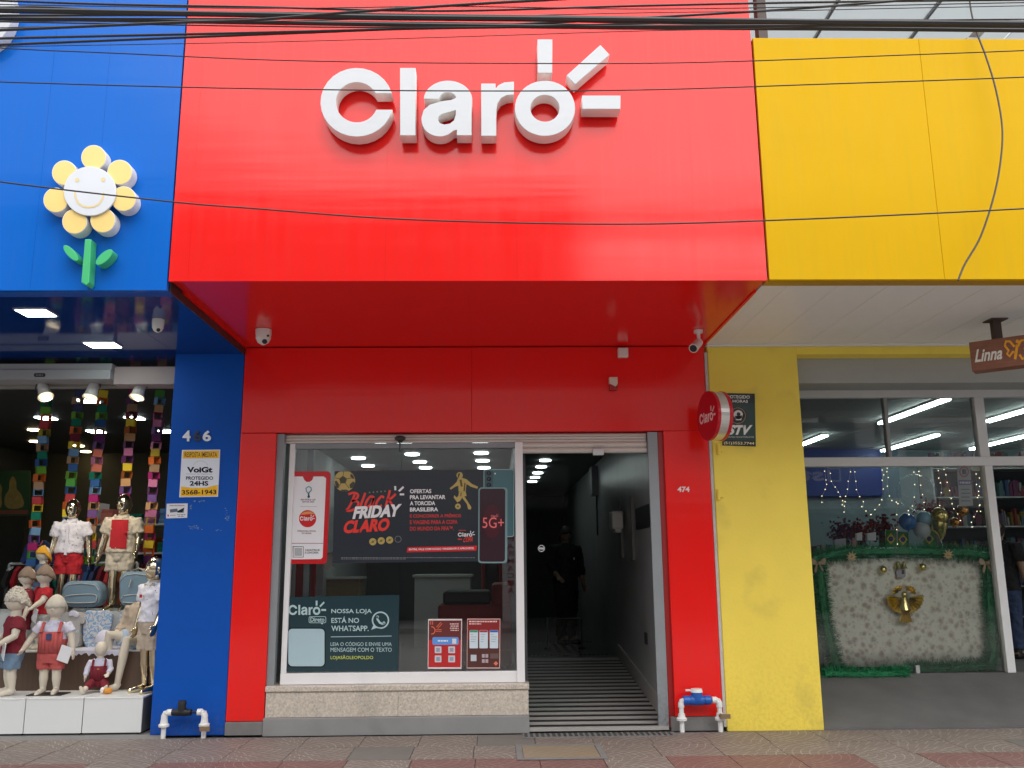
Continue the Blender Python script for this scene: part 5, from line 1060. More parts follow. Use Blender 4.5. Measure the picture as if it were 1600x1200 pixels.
figure('child_mannequin', 'cream mannequin in red polo and taupe knitted cap facing left', 'mannequin', at_(61, 1012, .78, zB_), -.75, .84, MANN, 'toddler', (((.05, -.06, -.12), (.05, -.17, -.17)), ((.03, -.07, -.12), (.02, -.17, -.19))), None,
       (('shorts', GREYC, .95, .02, 1.03), ('shirt', REDC, .6, .03, .98), ('beanie', TAUPE), ('tag', TAGM, (.13, -.13, .40))), True, GRP)
figure('child_mannequin', 'cream mannequin with yellow yarn hair and dusty blue top behind the red polo', 'mannequin', at_(56, 1000, 1.2, zC_-.02), -.8, .72, MANN, 'toddler', (None, None), None,
       (('shorts', JEAN, .9, .02, 1.03), ('shirt', DBLUE, 1.3, .0, 1.0), ('hair', YHAIR)), True, GRP)
figure('child_mannequin', 'cream mannequin in burgundy shirt and jean shorts with curly cap at the left edge', 'mannequin', at_(13, 1084, .24, zA), -.9, 1.0, MANN, 'toddler', (((.05, -.03, -.13), (.05, -.13, -.20)), ((.05, -.03, -.14), (.02, -.15, -.21))), None,
       (('shorts', JEAN, .85, .02, 1.0), ('shirt', BURG, .6, -.0, .98), ('beanie', KNIT, 'curly'), ('tag', TAGM, (.13, -.10, .42))), True, GRP)
figure('child_mannequin', 'cream mannequin in dark burgundy half hidden behind the curly cap', 'mannequin', at_(33, 1014, .85, zB_), -.9, .82, MANN, 'toddler', (None, None), None, (('shorts', BURG, .9, .02, 1.0), ('shirt', BURG, .8, .0, 1.0), ('beanie', TAUPE)), True, GRP)
sit = [((-.04, -.17, -.02), (-.10, -.33, -.09), (-.13, -.37, -.02)), ((.06, -.16, -.03), (.10, -.31, -.10), (.11, -.36, -.02))]
figure('child_mannequin', 'seated baby mannequin in burgundy dungarees on the white boxes', 'mannequin', (P(150, 1080, .36).x, .40, zA-.385*.58+.075), .25, .68*.92, MANN, 'toddler', (((.05, -.02, -.12), (.06, -.06, -.22)), ((.04, -.03, -.12), (.02, -.12, -.18))), sit,
       (('shirt', LILAC, 1.75, .0, .97), ('shorts', BURG, 1.55, .17, 1.02, 'dungarees'), ('bib', BURG), ('collar', LILAC), ('patch', ink(190, 160, 90), (0, -.13, .58), .016, .006, 'bib_label')), True, GRP, turn=.35)
a_ = at_(76, 1083, .26, zA); tag(obj('stand_plate', MB().box(a_[0]-.15, a_[0]+.17, .14, .34, zA+.001, zA+.009), pm('dark_steel_plate', (.05, .045, .045), .4, metal=.5)), 'dark metal base plate under the feet of the coral overalls mannequin', 'base plate')
c_ = P(169, 1074, .22); t = thing('orange_toy', 'small orange and white toy lying beside the seated baby mannequin', 'toy', (c_.x, .22, zA)); obj('body', MB().ball((c_.x, .22, zA+.03), (.045, .03, .03), 12, 8), COLS_O, t); obj('cuff', MB().ball((c_.x-.05, .22, zA+.035), (.022, .022, .03), 10, 6), WPL, t)
t = thing('frilled_hat', 'white lilac frilled cap lying behind the seated baby mannequin', 'hat', at_(162, 1000, .62, zB_))
mb = MB(); c_ = P(163, 1000, .62)
pts = []
for j in range(5):
    for q in range(32):
        a = j/4*1.45; r = .085*math.cos(a)*(1+(.06 if q % 2 else -.03)); pts.append(c_+Vector((r*math.cos(q*math.pi/16), r*.8*math.sin(q*math.pi/16), .12*math.sin(a)-.02)))
mb.add(pts, [(j*32+q, j*32+(q+1) % 32, (j+1)*32+(q+1) % 32, (j+1)*32+q) for j in range(4) for q in range(32)], True); obj('crown', mb, LILAC, t, sharp=90)
sit2 = [((-.10, -.20, .06), (-.10, -.17, -.20), (-.16, -.27, -.23)), ((.02, -.22, .02), (-.02, -.25, -.34), (-.05, -.36, -.38))]
figure('child_mannequin', 'headless seated cream mannequin in beige cardigan and pale blue shorts', 'mannequin', (P(212, 1010, .66).x, .72, zB_-.49*1.15+.08), -.35, 1.15, MANN, 'child', (((.05, -.02, -.15), (.04, -.13, -.22)), hang), sit2,
       (('shorts', PALEB, .55, .05, 1.1), ('shirt', BEIGE, 1.7, .02, 1.12)), False, GRP)
# grey top on a bust, marbled clothes, bags
t = thing('display_shirt', 'pale grey top with light lettering leaning on the step beside the coral overalls', 'shirt', at_(113, 1010, .86, zB_)); Yd = .86
obj('body', MB().prism(X(smooth([(101,1012),(103,975),(100,966),(106,957),(112,955),(119,957),(128,962),(133,972),(128,976),(124,972),(125,1010),(113,1013)], 2), Yd), Yd, Yd+.10), GREYC, t, .02)
obj('collar', MB().prism(X(smooth([(107,957),(113,953),(120,957),(124,963),(117,965),(113,961),(108,964)], 2), Yd-.012), Yd-.012, Yd+.03), LILAC, t, .008); text('UR JAMY', 105, 984.5, 124, 990, Yd-.003, ink(196, 214, 226), t)
MARB = pm('blue_marbled_cloth', (.36, .50, .68), .8, var=.1, bump=.2, bscale=90); n, l, b = nodes_of(MARB)
tc = n.new('ShaderNodeTexCoord'); wv = n.new('ShaderNodeTexWave'); wv.inputs['Scale'].default_value = 3.5; wv.inputs['Distortion'].default_value = 22; wv.inputs['Detail'].default_value = 5; wv.inputs['Detail Scale'].default_value = 3.2; wv.bands_direction = 'DIAGONAL'
cr = n.new('ShaderNodeValToRGB'); cr.color_ramp.elements[0].color = (.22, .36, .55, 1); cr.color_ramp.elements[1].color = (.58, .66, .76, 1); cr.color_ramp.elements[0].position = .25; cr.color_ramp.elements[1].position = .8
el_ = cr.color_ramp.elements.new(.97); el_.color = (.60, .50, .44, 1); l.new(tc.outputs['Object'], wv.inputs['Vector']); l.new(wv.outputs['Fac'], cr.inputs[0]); l.new(cr.outputs[0], b.inputs['Base Color'])
for lab, Yd, poly in (('large blue marbled child outfit spread on the pale step in the middle', .90, [(128,1014),(130,953),(148,955),(175,953),(174,985),(158,1000),(154,1013)]), ('smaller blue marbled outfit beside the seated headless mannequin', .92, [(183,1003),(186,958),(190,952),(206,958),(203,990),(196,1006)])):
    t = thing('child_outfit', lab, 'outfit', at_(poly[0][0], 1010, Yd, zB_)); obj('cloth', MB().prism(X(smooth(poly, 1), Yd), Yd, Yd+.05), MARB, t, .012)
    cx_, cy2 = (poly[0][0]+poly[3][0])/2, 985; obj('folded_layer', MB().prism(X(smooth([(cx_-14,cy2+8),(cx_-8,cy2-9),(cx_+8,cy2-7),(cx_+12,cy2+6),(cx_,cy2+12)], 2), Yd-.02), Yd-.02, Yd), MARB, t, .008)
BAG = pm('dusty_blue_bag_leather', (.17, .27, .36), .55, var=.06, bump=.1, bscale=120); TRIM = pm('bag_trim', (.42, .44, .43), .6)
def bag(label, x0, x1, y0, y1, Y, tall):
    c_ = P((x0+x1)/2, y1, Y); t = thing('baby_bag', label, 'bag', (c_.x, Y, c_.z), 0, 'dusty blue baby bags')
    poly = rrect(x0, y0, x1, y1, (x1-x0)*.26, 6)
    obj('shell', MB().prism(X(poly, Y), Y, Y+.20), BAG, t, .03)
    pk = [(x0+4, y1-7), (x0+4, y1-14), (x0+9, y1-19), (x1-10, y1-21), (x1-6, y1-18), (x1-6, y1-11), (x1-9, y1-7)]
    k = obj('pocket', MB().prism(X(smooth(pk, 2), Y-.03), Y-.03, Y+.02), BAG, t, .012)
    pp = pk+[pk[0]]
    obj('piping', MB().tube([P(x, y, Y-.032) for x, y in smooth(pk, 2)[2:]], .006, 6), TRIM, k)
    obj('zip', MB().tube([P(x, y, Y-.002) for x, y in ((x0+3, y0+14), (x0+10, y0+6), ((x0+x1)/2, y0+3.5), (x1-10, y0+6), (x1-3, y0+14))], .005, 6), TRIM, t)
    if tall: obj('handle', MB().tube([P(x, y, Y+.06) for x, y in (((x0+x1)/2-9, y0+22), ((x0+x1)/2-6, y0-1), ((x0+x1)/2+4, y0-5), ((x0+x1)/2+12, y0-3), ((x0+x1)/2+13, y0+10))], [(.018, .008)]*5, 8), pm('tan_strap', (.38, .34, .28), .7), t); obj('zip_pull', MB().tube([P((x0+x1)/2-7, y0+12, Y-.02), P((x0+x1)/2-11, y0+24, Y-.03)], .007, 6), TRIM, t)
bag('low dusty blue baby bag between the two tall gold mannequins', 95.5, 157, 908, 949, 1.12, False)
bag('tall dusty blue baby backpack with tan handle behind the pillar mannequin', 185, 240, 893, 949, 1.14, True)

# track spotlights and paper chains
for i, (px, py, tl, lab) in enumerate(((66, 604, .5, 'left white spotlight tilted to the right'), (148, 602, -.05, 'middle white spotlight pointing down'), (221, 602, -.08, 'right white spotlight below the short white track'))):
    Yt = .34; p = P(px, py-5, Yt)
    t = thing('track_spotlight', lab, 'spotlight', p, 0, 'spotlights over the clothes display'); d = Vector((math.sin(tl), -.35, -math.cos(tl))).normalized()
    obj('yoke', MB().tube([p+Vector((-.062, 0, -.06)), p+Vector((-.055, 0, 0)), p+Vector((0, 0, .035)), p+Vector((.055, 0, 0)), p+Vector((.062, 0, -.06))], .006, 6), DARK, t)
    q = p-Vector((0, 0, .01)); obj('housing', MB().tube([q, q+d*.03, q+d*.13, q+d*.17], [.036, .05, .06, .075], 18, caps=False).tube([q, q+d*.004], .036, 18), WPL, t)
    obj('bulb', MB().tube([q+d*.155, q+d*.16], .06, 16), pm('spot_bulb', (1, .80, .5), emit=.8, var=0), t)
    L_ = bpy.data.lights.new('spot_beam', 'SPOT'); L_.energy = 22; L_.spot_size = rad(110); L_.spot_blend = .8; L_.color = (1, .86, .66); L_.shadow_soft_size = .06; lo = bpy.data.objects.new('spot_beam', L_); C.objects.link(lo); lo.parent = t
    lo.location = q+d*.19-p; lo.rotation_euler = (-Vector((math.sin(tl)*.5, .55, -1))).to_track_quat('Z', 'Y').to_euler()
t = thing('spotlight_track', 'short white lighting track under the pinkish lintel', 'lighting track', P(230, 587, .33)); a, b = P(175, 586, .33), P(267, 586, .33); obj('rail', MB().box(a.x, b.x, .32, .35, a.z-.014, a.z+.014), WPL, t, .003); obj('feed', MB().box(P(222, 586, .33).x-.03, P(222, 586, .33).x+.03, .32, .36, a.z-.035, a.z-.012), WPL, t)
COLS = {k: pm('felt_'+k, v, .9, var=.1, scale=30) for k, v in dict(green=(.06, .28, .05), lime=(.13, .34, .03), orange=(.60, .13, .02), red=(.42, .04, .05), mustard=(.36, .28, .03), sky=(.15, .31, .52), kraft=(.36, .23, .14), teal=(.0, .17, .11), blue=(.02, .09, .28), yellow=(.66, .50, .03), purple=(.15, .07, .26), pink=(.48, .16, .32), plum=(.11, .02, .12), salmon=(.62, .18, .13), wine=(.16, .01, .03), navy=(.04, .05, .14), magenta=(.32, .01, .13), tan=(.52, .30, .14), brown=(.28, .07, .01)).items()}
seqs = [('kraft teal lime orange red mustard sky kraft teal blue lime orange kraft sky red yellow teal orange sky purple magenta green blue kraft', 75, 612, 'paper chain hanging at the far left of the clothes display', 2.2),
        ('navy kraft navy lime teal orange wine yellow sky kraft blue lime green blue red orange yellow sky plum kraft lime blue purple red', 124, 608, 'second paper chain from the left, beginning with a bare loop', 2.0),
        ('yellow orange teal lime blue kraft plum purple salmon pink salmon teal blue sky magenta tan purple orange kraft yellow red teal lime navy', 161, 609, 'middle paper chain starting with a folded yellow loop', 2.0),
        ('magenta plum kraft wine yellow brown tan plum pink plum yellow brown tan purple magenta kraft blue lime orange red pink kraft navy plum', 208, 608, 'paper chain behind the right spotlight starting with magenta', 2.0),
        ('green sky tan magenta pink purple plum pink mustard orange kraft magenta pink plum purple tan pink mustard orange magenta yellow orange plum wine', 250, 609, 'paper chain nearest the blue pillar starting with green', 1.9)]
lk = {}
for q in (0, 1):                                             # a flat band bent into a loop: its face to the front, or open to the front
    mb = MB(); hx, hz, th_ = .047, .0425, .0025; Rz = Matrix.Rotation(rad(24 if q == 0 else 44), 3, 'Z')
    if q == 0:
        for s_ in (-1, 1): mb.obox(Rz @ Vector((0, s_*.045, 0)), Rz @ Vector((hx, 0, 0)), Rz @ Vector((0, th_, 0)), (0, 0, hz))
        mb.obox((0, 0, hz-th_), Rz @ Vector((hx*.98, 0, 0)), Rz @ Vector((0, .042, 0)), (0, 0, th_)); mb.obox((0, 0, -hz+th_), Rz @ Vector((hx*.98, 0, 0)), Rz @ Vector((0, .042, 0)), (0, 0, th_))
    else:
        for s_ in (-1, 1): mb.obox(Rz @ Vector((s_*.044, 0, 0)), Rz @ Vector((th_, 0, 0)), Rz @ Vector((0, hx, 0)), (0, 0, hz))
        mb.obox((0, 0, hz-th_*3), Rz @ Vector((.041, 0, 0)), Rz @ Vector((0, hx*.98, 0)), (0, 0, th_)); mb.obox((0, 0, -hz+th_*3), Rz @ Vector((.041, 0, 0)), Rz @ Vector((0, hx*.98, 0)), (0, 0, th_))
    lk[q] = mb
for si, (seq, px, py, lab, xt) in enumerate(seqs):
    Yg = 1.62; p0 = P(px, py+2, Yg); t = thing('paper_chain', lab, 'paper chain', p0, 0, 'coloured paper chains')
    for i, c in enumerate(seq.split()):
        key = (i % 2, c)
        if key not in lk: lk[key] = mesh('paper_link', lk[i % 2], COLS[c])
        o = link('paper_link', lk[key], t); o.location = (random.uniform(-.006, .006), 0, -.04-i*.0855); o.rotation_euler = (random.uniform(-.06, .06), random.uniform(-.08, .08), random.uniform(-.25, .25))

# clothes racks inside the dark shop
random.seed(11)
gcols = [COLS[k] for k in ('navy', 'wine', 'purple', 'blue', 'brown', 'orange', 'red', 'teal', 'lime', 'pink')]+[GREYC, DBLUE, BURG, TAUPE, DARK, TEAL, REDC, LILAC]
def rack(x0, x1, Y, zr, label, n):
    t = thing('clothes_rack', label, 'clothes rack', ((x0+x1)/2, Y, 0), 0, 'clothes racks inside the clothes shop')
    obj('rail', MB().tube([(x0, Y, zr), (x1, Y, zr)], .014, 8), ALU, t)
    for x in (x0, x1): obj('post', MB().tube([(x, Y, 0), (x, Y, zr)], .018, 8), ALU, t)
    for i in range(n):
        x = x0+.06+(x1-x0-.12)*i/(n-1); h = random.uniform(.42, .7); a = random.uniform(-.4, .4); wd = random.uniform(.16, .22)
        q = MB(); c_ = Vector((x, Y, zr-.06)); u = Vector((math.sin(a)*.25+.0, 1, 0)).normalized()*wd; v = Vector((.022, 0, 0))
        prof = [(-.2, .03), (.2, .03), (.62, -.02), (1, -.16), (.82, -.22), (.6, -.15), (.62, -h), (-.62, -h), (-.6, -.15), (-.82, -.22), (-1, -.16), (-.62, -.02)]
        m_ = len(prof); q.add([c_+u*p_+Vector((0, 0, z))-v for p_, z in prof]+[c_+u*p_+Vector((0, 0, z))+v for p_, z in prof], [tuple(range(m_)), tuple(reversed(range(m_, 2*m_)))]+[(k, k+m_, (k+1) % m_+m_, (k+1) % m_) for k in range(m_)])
        obj('garment', q, random.choice(gcols), t)
rack(-5.9, -4.35, 2.6, 1.55, 'clothes rack at the left behind the yellow haired mannequin', 18)
rack(-4.3, -3.2, 3.0, 1.55, 'clothes rack behind the gold mannequins', 14)
rack(-6.6, -3.4, 5.2, 1.9, 'long clothes rack at the dark back of the clothes shop', 30)
t = thing('wall_picture', 'green and warm toned picture panel high on the left wall of the dark clothes shop', 'picture', P(20, 750, 6.5)); fr = plate('panel', [(-40,735),(46,735),(46,806),(-40,806)], 6.5, .05, pm('picture_green', (.02, .06, .02), .5), t)
print_('printed_shapes', [smooth([(14,752),(20,742),(26,752),(25,764),(34,772),(40,794),(8,796),(6,776),(15,765)], 2), smooth([(-8,760),(-2,752),(4,762),(2,772),(4,796),(-20,796),(-14,772)], 2)], 6.498, pm('picture_warm', (.26, .18, .05), .5, var=.6, scale=9), t); print_('printed_frame', [[(-38,798),(44,797),(44,803),(-38,804)]], 6.498, pm('picture_red', (.2, .05, .03), .5), t)
for k_, (x0, x1, Yq, lab) in enumerate(((-5.6, -4.5, 4.2, 'shelf of folded colourful clothes at the left inside the dark clothes shop'), (-4.3, -3.3, 4.4, 'shelf of folded colourful clothes behind the gold mannequins'))):
    t = thing('clothes_shelf', lab, 'shelves', ((x0+x1)/2, Yq, 0), 0, 'clothes shelves inside the dark shop')
    for z in (.9, 1.3, 1.7, 2.1): obj('shelf', MB().box(x0, x1, Yq, Yq+.4, z-.02, z), WLAM, t)
    for x in (x0-.02, x1): obj('side', MB().box(x, x+.02, Yq, Yq+.4, 0, 2.4), WLAM, t)
    for z in (.9, 1.3, 1.7, 2.1):
        for q in range(5):
            x = x0+.04+q*(x1-x0-.06)/5; h = random.uniform(.12, .3); mb = MB(); n_ = int(h/.035)
            for m_ in range(n_): mb.box(x+random.uniform(0, .01), x+.17, Yq+.01+random.uniform(0, .02), Yq+.32, z+.001+m_*.035, z+.033+m_*.035)
            obj('folded_pile', mb, random.choice([COLS[c_] for c_ in ('red', 'orange', 'yellow', 'pink', 'sky', 'lime', 'teal', 'salmon')]+[WLAM]), t)
t = thing('hanging_jersey', 'dark blue long sleeved child jersey hanging behind the yellow haired mannequin', 'jersey', P(62, 880, 2.2)); Yd = 2.2
obj('body', MB().prism(X([(40,850),(52,844),(60,848),(68,844),(80,852),(84,880),(78,882),(74,868),(74,905),(46,905),(46,868),(36,882),(30,878)], Yd), Yd, Yd+.06), pm('jersey_blue', (.012, .028, .13), .8), t, .012); obj('neck_band', MB().tube([P(x, y, Yd-.005) for x, y in ((53,845),(57,852),(63,852),(67,845))], .008, 6), COLS['salmon'], t)

# ---------------------------------------------------------------- people
SKIN = pm('skin', (.28, .17, .11), .5); BLKC = cloth('black_cloth', (.012, .012, .013)); JEAND = cloth('dark_jean', (.03, .05, .11)); HAIR = pm('dark_hair', (.015, .01, .008), .6)
p = P(885, 955, 5.2)
figure('person', 'person in black clothes standing at the end of the dark corridor', 'person', (p.x, 5.2, RZ), .45, 1.74, SKIN, 'adult', (((.04, .0, -.17), (.03, -.12, -.25)), hang), None, (('shorts', BLKC, 1.9, .04, 1.05, 'trousers'), ('shirt', BLKC, 1.6, -.02, 1.12), ('shoes', BLK), ('hair', HAIR), ('patch', TAGM, (.03, -.098, .72), .006, .01, 'badge')))
p = P(1572, 970, 2.6)
figure('person', 'customer in black top and blue jeans inside the shop at the right edge', 'person', (p.x+.02, 2.6, FZY), 2.2, 1.66, SKIN, 'adult', (hang, ((.03, -.04, -.16), (.02, -.16, -.2))), None, (('shorts', JEAND, 1.9, .04, 1.08, 'trousers'), ('shirt', BLKC, .8, -.03, 1.14), ('shoes', BLK), ('hair', HAIR)))

# ---------------------------------------------------------------- yellow shop window display
Yd = YG+.18
FLOR = pm('floral_lace_cloth', (.80, .77, .68), .9, var=.12, scale=60, bump=.3, bscale=80); n, l, b = nodes_of(FLOR); src = b.inputs['Base Color'].links[0].from_socket
tc = n.new('ShaderNodeTexCoord'); nz = n.new('ShaderNodeTexNoise'); nz.inputs['Scale'].default_value = 9; l.new(tc.outputs['Object'], nz.inputs['Vector'])
mxv = n.new('ShaderNodeMix'); mxv.data_type = 'RGBA'; mxv.inputs[0].default_value = .05; l.new(tc.outputs['Object'], mxv.inputs[6]); l.new(nz.outputs['Color'], mxv.inputs[7])
for sc_, thr, col in ((13, .60, (.55, .49, .40)), (13, .40, (.34, .25, .20)), (23, .42, (.50, .41, .34)), (48, .40, (.64, .69, .67))):
    vo = n.new('ShaderNodeTexVoronoi'); vo.inputs['Scale'].default_value = sc_; l.new(mxv.outputs[2], vo.inputs['Vector'])
    mr = n.new('ShaderNodeMapRange'); mr.inputs[1].default_value = thr; mr.inputs[2].default_value = thr*.45; mr.inputs[3].default_value = 0; mr.inputs[4].default_value = .6; l.new(vo.outputs['Distance'], mr.inputs[0])
    mx = n.new('ShaderNodeMix'); mx.data_type = 'RGBA'; l.new(mr.outputs[0], mx.inputs[0]); l.new(src, mx.inputs[6]); mx.inputs[7].default_value = (*col, 1); src = mx.outputs[2]
l.new(src, b.inputs['Base Color'])
t = thing('display_backcloth', 'floral pale cloth panel hung low in the yellow shop window', 'cloth panel', P(1415, 1045, Yd))
xs = [P(1283+k*13.5, 950, Yd).x for k in range(20)]; zlo, zhi = FZY+.05, P(1410, 872, Yd).z
mb = MB(); R_n = 8; vs = []
for j in range(R_n):
    for i, x in enumerate(xs): vs.append((x, Yd+.02*math.sin(i*1.1+j*.3), zlo+(zhi-zlo)*j/(R_n-1)))
mb.add(vs, [(j*20+i, j*20+i+1, (j+1)*20+i+1, (j+1)*20+i) for j in range(R_n-1) for i in range(19)], True); o = obj('cloth', mb, FLOR, t, sharp=80); o.modifiers.new('thick', 'SOLIDIFY').thickness = .006
TINS = pm('green_tinsel', (.02, .22, .09), .35, var=.5, scale=50, metal=.15)
def tinsel(name, label, px_pts, Y, rad_, n):
    random.seed(len(label)); path = catmull([P(x, y, Y) for x, y in px_pts], 12); mb = MB(); m_ = len(path)-1
    mb.tube(path, rad_*.4, 5)
    for k in range(n):
        i = random.randrange(m_); c_ = path[i].lerp(path[i+1], random.random()); d = Vector((random.gauss(0, 1), random.gauss(0, .7), random.gauss(0, 1))).normalized(); s2 = d.cross(Vector((random.random()-.5, random.random()-.5, random.random()-.5))).normalized()*.0035; L = rad_*random.uniform(.6, 1.15)
        mb.add([c_-s2, c_+s2, c_+d*L+s2*.4, c_+d*L-s2*.4], [(0, 1, 2, 3)])
    tag(obj(name, mb, TINS), label, 'tinsel garland', 'green tinsel framing the cloth')
tinsel('tinsel_garland', 'green tinsel along the top of the floral cloth', [(1270,873),(1300,866),(1340,862),(1400,861),(1460,862),(1510,864),(1550,870)], Yd-.05, .115, 3600)
tinsel('tinsel_garland', 'green tinsel down the left side of the floral cloth', [(1280,880),(1284,920),(1290,970),(1300,1015),(1310,1048)], Yd-.05, .115, 2800)
tinsel('tinsel_garland', 'green tinsel down the right side of the floral cloth', [(1545,885),(1546,930),(1549,980),(1551,1020),(1545,1045)], Yd-.05, .11, 2800)
tinsel('tinsel_garland', 'green tinsel lying on the floor outside along the glass', [(1288,1052),(1320,1053),(1360,1053),(1395,1052),(1416,1050)], YG-.10, .095, 2400)
tinsel('tinsel_garland', 'green tinsel behind the glass along the bottom right of the cloth', [(1420,1046),(1450,1046),(1480,1046),(1510,1043),(1548,1041)], Yd-.05, .11, 3200)
# gold angel with pleated wings
Ya = Yd-.06; t = thing('gold_angel', 'pleated gold foil angel in the middle of the floral cloth', 'ornament', P(1413, 945, Ya))
def pleat(nm, cx, cy2, r0, r1, a0, a1, n, Y):
    mb = MB(); vs = []
    for i in range(n+1):
        a = rad(a0+(a1-a0)*i/n); yy = Y-(.034 if i % 2 else 0)
        for r in (r0, r1): q = P(cx+r*math.cos(a), cy2+r*math.sin(a), Y); vs.append((q.x, yy, q.z))
    mb.add(vs, [(2*i, 2*i+1, 2*i+3, 2*i+2) for i in range(n)]); o = obj(nm, mb, FOIL, t); o.modifiers.new('thick', 'SOLIDIFY').thickness = .002
pleat('wing', 1409, 934, 2, 24, 88, 192, 14, Ya); pleat('wing', 1418, 934, 2, 24, -12, 92, 14, Ya); pleat('dress', 1414, 942, 8, 31, 68, 112, 10, Ya-.03)
pleat('collar_fan', 1405, 926, 3, 11, 165, 300, 10, Ya-.025); pleat('collar_fan', 1419, 926, 3, 11, 240, 375, 10, Ya-.025)
obj('head', MB().ball(P(1413, 929, Ya-.06), .034, 12, 8), FOIL, t); obj('gown', MB().tube([P(1413, 933, Ya-.04), P(1413, 942, Ya-.045), P(1414, 952, Ya-.04)], [.03, .05, .075], 12), FOIL, t)
for x, y, lab in ((1380, 890, 'left gold ball hung on the floral cloth'), (1441.5, 886, 'right gold ball hung on the floral cloth')):
    t = thing('gold_bauble', lab, 'bauble', P(x, y, Ya), 0, 'gold balls on the floral cloth'); c_ = P(x, y, Ya); obj('ball', MB().ball(c_, .042, 18, 12), FOIL, t); obj('cap', MB().tube([c_+Vector((0, 0, .038)), c_+Vector((0, 0, .055))], .012, 8), ALU, t)
t = thing('gold_bell_card', 'gold bell pair over a small grey card at the top of the floral cloth', 'ornament', P(1408, 890, Ya))
for x in (1403, 1412): c_ = P(x, 884, Ya); obj('bell', MB().tube([c_+Vector((0, 0, .045)), c_+Vector((0, 0, .02)), c_-Vector((0, 0, .02)), c_-Vector((0, 0, .03))], [.012, .026, .034, .044], 14), FOIL, t)
obj('card', MB().prism(X(rrect(1401, 888, 1415, 902, 2), Ya), Ya, Ya+.01), pm('grey_card', (.34, .32, .36), .4), t); obj('card_mark', MB().prism(X(box_px(1409, 891, 1413, 897), Ya-.003), Ya-.003, Ya), DARK, t)
BOW = pm('tan_ribbon', (.42, .31, .20), .6)
for x, y, lab in ((1279, 880, 'tan ribbon bow at the top left corner of the floral cloth'), (1542, 880, 'tan ribbon bow at the top right corner of the floral cloth')):
    t = thing('ribbon_bow', lab, 'bow', P(x, y, Ya), 0, 'ribbon bows on the floral cloth'); Yb = Ya-.06
    for nm, poly in (('loop', [(x,y),(x-7,y-7),(x-12,y-8),(x-12,y+1),(x-6,y+3)]), ('loop', [(x,y),(x+7,y-8),(x+12,y-8),(x+12,y),(x+6,y+3)]), ('tail', [(x-1,y),(x-3,y+16),(x-7,y+13),(x-4,y+2)]), ('tail', [(x,y),(x+6,y+14),(x+9,y+11),(x+3,y+2)])): obj(nm, MB().prism(X(smooth(poly, 1), Yb), Yb, Yb+.018), BOW, t, .004)
    obj('knot', MB().ball(P(x, y, Yb), .022, 10, 8), BOW, t)
for x, y, lab in ((1331, 870, 'pale gold star flower on the left of the top tinsel'), (1482, 867, 'gold star flower on the right of the top tinsel')):
    t = thing('star_flower', lab, 'ornament', P(x, y, Ya), 0, 'star flowers on the tinsel'); Yb = Ya-.09; PG = pm('pale_gold', (.58, .42, .24), .35, metal=.5)
    for k in range(9):
        a = k*2*math.pi/9; obj('flower_petal', MB().prism(X([(x+1.6*math.cos(a+1.2), y+1.6*math.sin(a+1.2)), (x+5*math.cos(a+.25), y+5*math.sin(a+.25)), (x+9.5*math.cos(a), y+9.5*math.sin(a)), (x+5*math.cos(a-.25), y+5*math.sin(a-.25)), (x+1.6*math.cos(a-1.2), y+1.6*math.sin(a-1.2))], Yb-.002*(k % 3)), Yb-.002*(k % 3), Yb+.004), PG, t)
    obj('centre', MB().ball(P(x, y, Yb-.01), .012, 8, 6), FOIL, t)
# balloons
def balloon(x, y, r, col, Y, label, metal=0, knot=True):
    m_ = pm('balloon_%d_%d' % (x, y), col, .12, metal=metal, var=.05); c_ = P(x, y, Y); R2 = r/FPX*(Y+8.57)*.98; t = thing('balloon', label, 'balloon', c_, 0, 'balloons in the yellow shop window')
    obj('skin', MB().ball(c_, (R2, R2, R2*1.05), 22, 14), m_, t); obj('neck', MB().tube([c_-Vector((0, 0, R2*1.0)), c_-Vector((0, 0, R2*1.16)), c_-Vector((0, 0, R2*1.26))], [R2*.16, R2*.06, R2*.14], 10), m_, t)
balloon(1418, 815, 13, (.02, .12, .34), 1.75, 'dark blue round balloon'); balloon(1445, 811, 12, (.22, .40, .52), 1.8, 'pale blue balloon beside the gold balloon'); balloon(1441, 828, 13, (.40, .44, .46), 1.8, 'whitish balloon below the pale blue one'); balloon(1468, 806, 13, (.58, .47, .18), 1.7, 'large gold balloon above the gold cone', .85); balloon(1504, 797, 9, (.48, .24, .07), 1.9, 'coppery balloon at the right near the paper notice', .8); balloon(1492, 816, 7.5, (.42, .20, .05), 2.0, 'small coppery balloon below its larger neighbour', .8)
c_ = P(1468, 825, 1.7); t = thing('gold_cone', 'crumpled gold foil cone hanging below the large gold balloon', 'ornament', c_); obj('foil', MB().tube([P(1468, 817, 1.7), P(1467, 828, 1.7), P(1471, 835, 1.7), P(1470, 843, 1.7)], [.10, .085, .05, .02], 9), FOIL, t); obj('stick', MB().tube([P(1470, 843, 1.7), P(1475, 862, 1.7)], .006, 6), WPL, t)
c_ = P(1432, 770, 2.1); t = thing('clear_balloon', 'large transparent bubble balloon hanging in the yellow shop window', 'balloon', c_); obj('skin', MB().ball(c_, .225, 28, 18), bubble_mat(), t); obj('neck', MB().tube([c_-Vector((0, 0, .22)), c_-Vector((0, 0, .26))], [.03, .012], 8), WPL, t)
